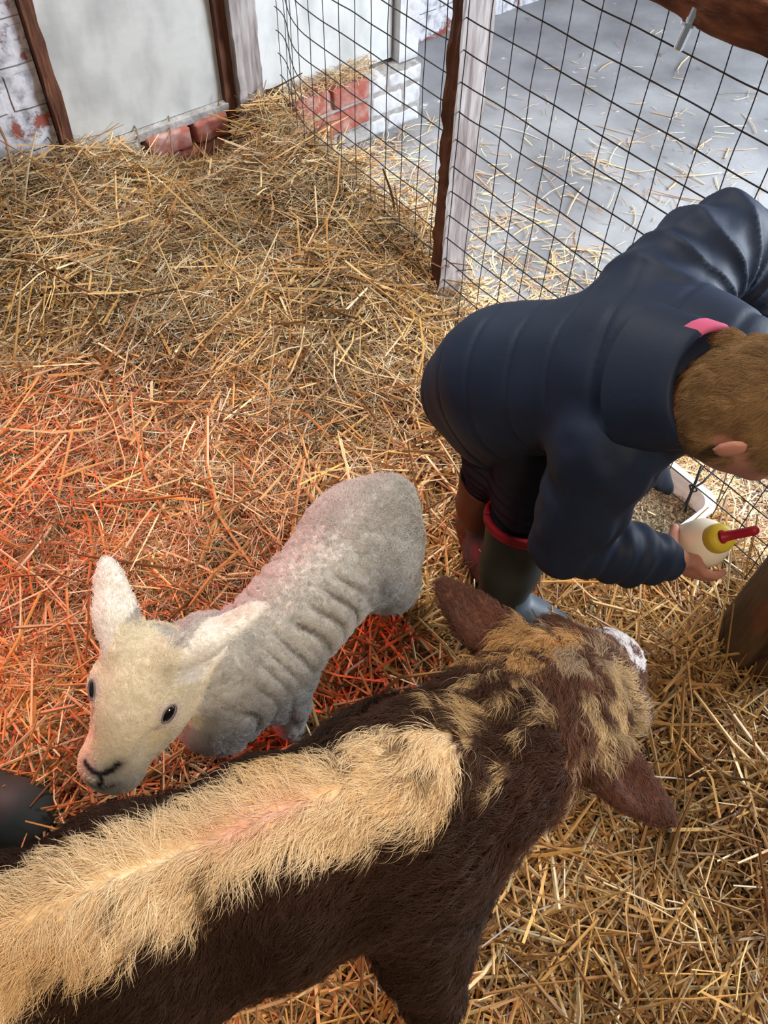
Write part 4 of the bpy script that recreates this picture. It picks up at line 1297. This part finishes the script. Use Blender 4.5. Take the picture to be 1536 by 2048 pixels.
def build_boy():
    T = root('person', V(.24, .92, 0), 'child in a navy jacket bending over by the fence, holding a milk bottle', 'person')
    # body: head, neck, trunk, limbs, hands
    f = Field((-.02, .55, -.06), (.82, 1.28, .90), .0052)
    f.ell(HC, [HF, HL, HU], (.090, .078, .094), .02)
    f.ell(HC + HF * .028 - HU * .050, [HF, HL, HU], (.055, .052, .050), .03)     # jaw and cheeks
    f.capsule(HC + HF * .088 - HU * .012, HC + HF * .100 - HU * .032, .007, .010, .012)  # nose
    for s in (-1, 1):
        f.ell(HC + HF * .078 + HL * s * .030 - HU * .010, [HF, HL, HU], (.010, .013, .009), .008, cut=True)
        f.ell(HC + HL * s * (.080 if s > 0 else .070) - HU * .018 - HF * .050, [HF, HL, HU], (.014, .007, .021), .010)
        f.ell(HC + HF * .070 + HL * s * .035 - HU * .035, [HF, HL, HU], (.022, .022, .022), .02)
    f.capsule(HC + HF * .085 - HU * .055 - HL * .018, HC + HF * .085 - HU * .055 + HL * .018, .0035, .0035, .006)
    f.chain([(HC - HU * .045 - HF * .02, .050), (NEK, .046), (CHE, .085)], .03)
    f.capsule(CHE, HIP, .090, .092, .04)
    f.chain([(LSH, .045), (LEL, .036), (LWR, .024)], .02); f.capsule(CHE, LSH, .06, .045, .03)
    f.chain([(RSH, .045), (REL, .036), (RWR, .025)], .02); f.capsule(CHE, RSH, .06, .045, .03)
    f.chain([(HIP + V(.02, -.06, -.03), .068), (RKN, .048), (RAN, .032)], .03)
    f.chain([(HIP + V(.0, .06, -.03), .068), (LKN, .048), (LAN, .032)], .03)
    f.capsule(RAN, RAN + unit(V(.95, -.30, 0)) * .085 + V(0, 0, -.035), .028, .022, .02); f.capsule(LAN, LAN + unit(V(.25, -.9, 0)) * .085 + V(0, 0, -.03), .028, .022, .02)
    # right hand under the bottle, left hand on the mesh
    mid = (BB + BT) / 2
    hd = unit(at(1400, 1130, .285) - RWR)
    f.capsule(RWR, RWR + hd * .012, .021, .022, .01)
    side = np.cross(hd, BD); 
    hand(f, RWR + hd * .010, hd, -BD if (-BD) @ UZ < 0 else BD, mid, BD, .043, 1.12, thumb=at(1352, 1056, .33))
    fdir = unit(fpt(-.88, .5) - LWR)
    hand(f, LWR, V(.2, -.1, -1), V(.5, -.8, .1), LWR + V(.04, .02, -.05), V(-.62, .78, 0), .012, .9)
    v, fc = f.surface(1); v, fc = largest(v, fc)
    mesh('body', v, fc, M_skin, T)
    # hair
    nn = vnormals(v, fc); rel = v - HC
    fwd = rel @ HF; up = rel @ HU; lat = rel @ HL
    ok = (np.linalg.norm(rel, axis=1) < .125) & ((up > .035) | ((fwd < -.005) & (up > -.090)) | ((np.abs(lat) > .06) & (fwd < .03) & (up > -.005))) & (fwd < .085 + up * .1) & ~((np.abs(lat) > .074) & (up < .004) & (fwd > -.03))
    wf = ok[fc].all(1) * 1.0
    P, Nn = scatter(v, fc, 42000, wf, 22)
    fw = (P - HC) @ HF; u_ = (P - HC) @ HU
    D = -HU[None] * 1.0 + unit(P - (HC + HU * .08 - HF * .03)) * .9 + HF[None] * .15
    r = np.random.default_rng(5); n1 = noise(P, 60, 91)
    col = V(.26, .155, .070)[None] * (0.75 + .6 * n1[:, None]) * r.uniform(.8, 1.25, (len(P), 1))
    e_ok = np.ones(len(P), bool)
    for s in (1,):
        e_ok &= np.linalg.norm(P - (HC + HL * s * .084 - HU * .020 - HF * .048), axis=1) > .030
    P, Nn, D, col = P[e_ok], Nn[e_ok], D[e_ok], col[e_ok]
    hairs('hair', T, P, Nn, D, .022, .22, M_hair, col, .00022, 5, 9, clump=.35, clump_scale=110, wav=.7)

    # jacket
    f = Field((-.04, .58, .28), (.80, 1.30, .88), .0052)
    ax = unit(CHE - HIP); lat_ = unit(np.cross(UZ, ax)); upv = np.cross(ax, lat_)
    for t, a, b in ((-.04, .105, .095), (.02, .122, .108), (.10, .130, .112), (.18, .134, .115), (.25, .130, .108), (.31, .105, .088)):
        f.ell(HIP + ax * t, [ax, lat_, upv], (.095, a, b), .05)
    f.chain([(CHE + ax * .02, .09), (NEK - HU * .02, .070)], .04)
    f.chain([(CHE + unit(LSH - CHE) * .03, .085), (LSH, .078), (LSH * .45 + LEL * .55, .074), (LEL, .062)], .035)
    f.chain([(LEL, .058), (LEL * .4 + LWR * .6, .047), (LWR + (LEL - LWR) * .10, .037)], .015)
    f.chain([(CHE + unit(RSH - CHE) * .03, .085), (RSH, .070), (RSH * .4 + REL * .6, .060), (REL, .052)], .035)
    f.chain([(REL, .052), (REL * .4 + RWR * .6, .047), (RWR + (REL - RWR) * .06, .039)], .02)
    # collar: a stand-up ring open towards the neck
    f.chain([(NEK - ax * .03, .078), (NEK + ax * .015, .066)], .02)
    # hem
    f.capsule(HIP - ax * .10 + V(0, 0, -.02), HIP - ax * .04, .088, .11, .05)
    f.capsule(HIP - ax * .07 + V(.03, -.02, -.08), HIP + ax * .02 + V(0, 0, -.05), .085, .10, .05)
    v, fc = f.surface(2); v, fc = largest(v, fc)
    nn = vnormals(v, fc)
    # quilting seams round the trunk, drag folds on the sleeves
    rel = v - HIP; t = rel @ ax; l = rel @ lat_
    dl = np.minimum(seg_d(v, LSH, LEL), seg_d(v, LEL, LWR)); dr = np.minimum(seg_d(v, RSH, REL), seg_d(v, REL, RWR))
    arm = np.minimum(dl, dr)
    trunk = sstep(.07, .13, arm)
    seam = np.abs(((t + .25 * np.abs(l) ** 1.5) / .075) % 1 - .5) * 2
    dsp = trunk * (-.0035 * (seam > .80) * sstep(.80, .98, seam) + .004 * (noise(v, 17, 95) - .5) * 2)
    # folds radiate from the inside of the elbow and run round the forearms
    kc = (LSH + LWR) * .5 + V(.02, -.01, -.02)
    ql = v - kc
    axl = unit(LEL - kc); a2 = unit(np.cross(axl, unit(LEL - LSH) + unit(LWR - LEL) * -1.0)); a2 = unit(np.cross(np.cross(axl, unit(LWR - LEL)), axl))
    ang = np.arctan2(ql @ a2, ql @ axl)
    rl = np.linalg.norm(ql, axis=1)
    ph = ang * 9 + 3.0 * noise(v, 9, 96)
    wl = (1 - 2 * np.abs(np.sin(ph)) ** .8) * sstep(.03, .08, rl) * (1 - sstep(.17, .24, rl))
    dsp += np.where(dl < .11, .0055 * wl, 0)
    tr = (v - REL) @ unit(RWR - REL)
    dsp += np.where((dr < .08), .0034 * np.sin(tr * 150 + 4 * noise(v, 16, 97)) * sstep(-.02, .03, tr), 0)
    dsp += .0035 * (noise(v, 34, 98) - .5) * 2 * (1 - trunk)
    v = v + nn * dsp[:, None]
    v = relax(v, fc, 1, .4)
    J = mesh('jacket', v, fc, M_navy, T)
    # collar with its pink lining
    cax = unit(NEK - CHE * .6 - HIP * .4); cc = at(1390, 775, .73)
    u1 = unit(np.cross(cax, UZ)); u2 = np.cross(cax, u1)
    vv = []; ff = []; n = 40
    prof = [(-.065, .100), (-.030, .090), (.000, .083), (.018, .079), (.024, .073), (.016, .067), (-.03, .062)]
    for q_, (t_, r_) in enumerate(prof):
        for k in range(n):
            g = 2 * math.pi * k / n; w_ = 1 + .05 * math.sin(3 * g + 1)
            vv.append(cc + cax * (t_ + .006 * math.sin(2 * g)) + (u1 * math.cos(g) + u2 * math.sin(g)) * r_ * w_)
    for q_ in range(len(prof) - 1):
        for k in range(n):
            k2 = (k + 1) % n; ff.append((q_ * n + k, q_ * n + k2, (q_ + 1) * n + k2, (q_ + 1) * n + k))
    pinks = []
    for q_ in range(len(prof) - 1):
        for k in range(n):
            g = 2 * math.pi * (k + .5) / n; rd = u1 * math.cos(g) + u2 * math.sin(g)
            top = rd @ unit(at(1420, 665, .77) - cc)
            pinks.append(1 if (q_ >= 2 and top > .72) or q_ >= 4 else 0)
    mesh('collar', vv, ff, M_pink, J, mats=[M_navy, M_pink], mat_idx=pinks, label='collar with pink lining')
    # loose corner of the jacket front hanging below the neck
    fl = MB(); c0 = at(1300, 905, .60); c1 = at(1335, 975, .50)
    f = Field(np.minimum(c0, c1) - .06, np.maximum(c0, c1) + .06, .004)
    dn = unit(c1 - c0); wv = unit(np.cross(dn, V(.3, -.4, .8))); tn = np.cross(dn, wv)
    for a, w_ in ((0, .045), (.3, .038), (.6, .026), (.85, .014), (1.0, .006)):
        f.ell(c0 + (c1 - c0) * a, [dn, wv, tn], (.030 if a < .9 else .014, w_, .007), .012)
    vv, ff = f.surface(1); mesh('jacket_flap', vv, ff, M_navy, J)
    # trousers
    f = Field((.02, .72, .08), (.48, 1.18, .60), .006)
    f.chain([(HIP + V(.03, -.05, -.05), .080), (RKN, .060), (RKN * .45 + RAN * .55, .050)], .03)
    f.chain([(HIP + V(.01, .05, -.05), .080), (LKN, .060), (LKN * .45 + LAN * .55, .050)], .03)
    f.capsule(HIP + V(0.02, -.04, -.02), HIP + V(0.02, .04, -.02), .080, .080, .04)
    v, fc = f.surface(1); nn = vnormals(v, fc)
    v = v + nn * (.0045 * np.sin(v[:, 2] * 230 + 5 * noise(v, 18, 99)) * sstep(.42, .30, v[:, 2]))[:, None]
    mesh('trousers', v, fc, M_trouser, T)
    # boots
    for an, kn, toe, mm in ((RAN, RKN, unit(V(.95, -.30, 0)), (M_rubber, M_rubberblue)), (LAN, LKN, unit(V(.25, -.9, 0)), (M_darkboot, M_rubberblue))):
        top = an + (kn - an) * .75
        an0 = V(an[0], an[1], .03)
        f = Field(np.minimum(np.minimum(an0, top), an0 + toe * .15) - .09, np.maximum(np.maximum(an0, top), an0 + toe * .15) + .09, .004)
        f.chain([(top, .066), (top * .5 + an0 * .5, .056), (an0 + V(0, 0, .03), .046)], .02)
        f.chain([(an0 - toe * .02 + V(0, 0, .0), .040), (an0 + toe * .06 + V(0, 0, -.008), .040), (an0 + toe * .115 + V(0, 0, -.012), .036)], .03)
        # open top
        up_ = unit(top - an0)
        f.capsule(top + up_ * .03, top + up_ * .12, .075, .09, .004, cut=True)
        # flat sole
        sl, P = f.region(f.lo, f.lo + f.n * f.h, 0)
        f.F[sl] = np.maximum(f.F[sl], (-.012 - P[..., 2]).astype(np.float32))
        v, fc = f.surface(1)
        foot = ((v - an0) @ toe > .028) & (v[:, 2] < .10)
        cen = foot[fc].mean(1) > .5
        B_ = mesh('boot', v, fc, None, T, mats=list(mm), mat_idx=cen.astype(np.int32), label=None)
        if kn is RKN:
            cc = top - up_ * .001
            a1 = unit(np.cross(up_, V(0, 1, 0))); a2 = np.cross(up_, a1)
            tb = MB(); pts = [cc + (a1 * math.cos(g) + a2 * math.sin(g)) * .0655 for g in np.linspace(0, 2 * math.pi, 49)]
            tb.tube(pts, .0068, 8)
            pts = [p - up_ * .008 for p in pts]; tb.tube(pts, .0060, 8)
            tb.build('boot_trim', M_redtrim, B_, label='red rim of the boot')


M_darkboot = mat('redlit_rubber', (0.075, 0.032, 0.018), 0.6)  # brown is red lamp light put into the far boot's colour
build_boy()

# ------------------------------------------------------------------ bottle in the hand
BO = root('feeding_bottle', BB, 'milk bottle with yellow cap and red teat, held in the child\'s hand', 'bottle')
bl = np.linalg.norm(BT - BB)
v, fc = lathe(BB, BD, [(-.02, .032), (-.017, .039), (-.01, .042), (bl * .5, .0425), (bl * .80, .0422), (bl * .95, .037), (bl + .008, .027), (bl + .014, .019)], 40)
mesh('bottle_body', v, fc, M_milk, BO)
v, fc = lathe(BB + BD * (bl + .012), BD, [(0, .021), (.001, .024), (.004, .0245), (.016, .0240), (.021, .022), (.024, .015), (.025, .009)], 40)
mesh('cap', v, fc, M_yellow, BO)
tb = BB + BD * (bl + .036); te = unit(BD * .55 + unit(at(1492, 1066, .40) - tb) * 1.0)
v, fc = lathe(tb - te * .004, te, [(0, .012), (.004, .0115), (.007, .0085), (.020, .0078), (.040, .0076), (.050, .0080), (.056, .0068), (.059, .003)], 20)
mesh('teat', v, fc, M_teat, BO)

# ------------------------------------------------------------------ tub of pellets
TC = at(1258, 1014, .0); TC[2] = -.045
TU = FV; TW = WV
TR = root('feed_tub', TC, 'white rectangular plastic tub with feed pellets, on straw by the fence', 'tub')


def rrect(c, hx, hy, z, rad, n=8):
    pts = []
    for sx, sy, a0 in ((1, 1, 0), (-1, 1, 90), (-1, -1, 180), (1, -1, 270)):
        for k in range(n + 1):
            g = math.radians(a0 + 90 * k / n)
            pts.append(c + TU * (sx * (hx - rad) + rad * math.cos(g)) + TW * (sy * (hy - rad) + rad * math.sin(g)) + UZ * z)
    return pts


rings = [rrect(TC, .105, .075, .0, .03), rrect(TC, .112, .082, .02, .03), rrect(TC, .128, .098, .125, .035), rrect(TC, .142, .110, .128, .04), rrect(TC, .143, .111, .120, .04)]
inner = [rrect(TC, .124, .094, .125, .035), rrect(TC, .108, .078, .02, .03), rrect(TC, .10, .07, .006, .03)]
vv = sum(rings, []); n = len(rings[0]); ff = []
for q_ in range(len(rings) - 1):
    for k in range(n):
        k2 = (k + 1) % n; ff.append((q_ * n + k, q_ * n + k2, (q_ + 1) * n + k2, (q_ + 1) * n + k))
ff.append(tuple(range(n - 1, -1, -1)))
o0 = len(vv); vv += sum(inner, [])
for k in range(n):
    k2 = (k + 1) % n; ff.append((2 * n + k, 2 * n + k2, o0 + k2, o0 + k))
for q_ in range(len(inner) - 1):
    for k in range(n):
        k2 = (k + 1) % n; ff.append((o0 + q_ * n + k, o0 + q_ * n + k2, o0 + (q_ + 1) * n + k2, o0 + (q_ + 1) * n + k))
ff.append(tuple(o0 + (len(inner) - 1) * n + k for k in range(n)))
mesh('tub_shell', vv, ff, M_tub, TR, smooth=False)


def pellets():
    r = np.random.default_rng(6); n = 5200
    x = r.uniform(-.112, .112, n); y = r.uniform(-.082, .082, n)
    lvl = .075 + .012 * (noise(np.stack([x, y, x * 0], 1), 25, 3) - .5)
    P = TC + np.outer(x, TU) + np.outer(y, TW); P[:, 2] = TC[2] + lvl + r.uniform(-.006, .004, n)
    yaw = r.uniform(0, 6.28, n)
    c = np.tile(V(.36, .29, .20), (n, 1)) * r.uniform(.6, 1.3, (n, 1))
    v, f, c = strands(P, yaw, r.normal(0, .4, n), r.uniform(.008, .014, n), np.full(n, .0042), c, 1, 0, 4, th=.9)
    # the heap below them
    gx = np.linspace(-.118, .118, 20); gy = np.linspace(-.088, .088, 16)
    X, Y2 = np.meshgrid(gx, gy, indexing='ij'); Pp = TC + X[..., None] * TU + Y2[..., None] * TW; Pp[..., 2] = TC[2] + .068
    i = np.arange(X.size).reshape(X.shape) + len(v)
    f2 = np.stack([i[:-1, :-1], i[1:, :-1], i[1:, 1:], i[:-1, 1:]], -1).reshape(-1, 4)
    mesh('feed_pellets', np.concatenate([v, Pp.reshape(-1, 3)]), np.concatenate([f, f2]), M_pel, smooth=False, col=np.concatenate([c, np.tile(V(.12, .09, .06), (X.size, 1))]),
         kind='stuff', label='small brown feed pellets filling the white tub', cat='animal feed')


M_pel = mat('pellet_tint', attr='tint', rough=.9, spec=.1)
pellets()


# ------------------------------------------------------------------ somebody's wellington boot at the left edge
def wellington(base, toe, label):
    T = root('wellington_boot', base, label, 'boot')
    toe = unit(toe); sd = V(-toe[1], toe[0], 0)
    f = Field(base + V(-.26, -.26, -.03), base + V(.26, .26, .40), .006)
    f.chain([(base + V(0, 0, .38), .066), (base + V(0, 0, .20), .058), (base + V(0, 0, .07), .050)], .03)
    f.chain([(base - toe * .03 + V(0, 0, .04), .046), (base + toe * .08 + V(0, 0, .055), .056), (base + toe * .155 + V(0, 0, .045), .054)], .04)
    f.ell(base + toe * .17 + V(0, 0, .03), [toe, sd, UZ], (.060, .058, .045), .03)
    v, fc = f.surface(1); mesh('boot_upper', v, fc, M_rubbergreen, T)
    g = Field(base + V(-.26, -.26, -.03), base + V(.26, .26, .06), .005)
    g.chain([(base - toe * .035 + V(0, 0, .0), .046), (base + toe * .06, .052), (base + toe * .168, .064)], .03, side=UZ, flat=.35)
    v, fc = g.surface(1); mesh('sole', v, fc, M_sole, T, label='dark brown sole')


M_rubbergreen = mat('green_black_rubber', (0.030, 0.040, 0.038), 0.6, spec=0.3)
M_sole = mat('brown_sole', (0.05, 0.022, 0.012), 0.8)
wellington(at(-135, 1592, 0.02) * V(1, 1, 0) + V(0, 0, .01), V(1, -.22, 0), 'dark green rubber boot standing in the red lit straw near the lamb')
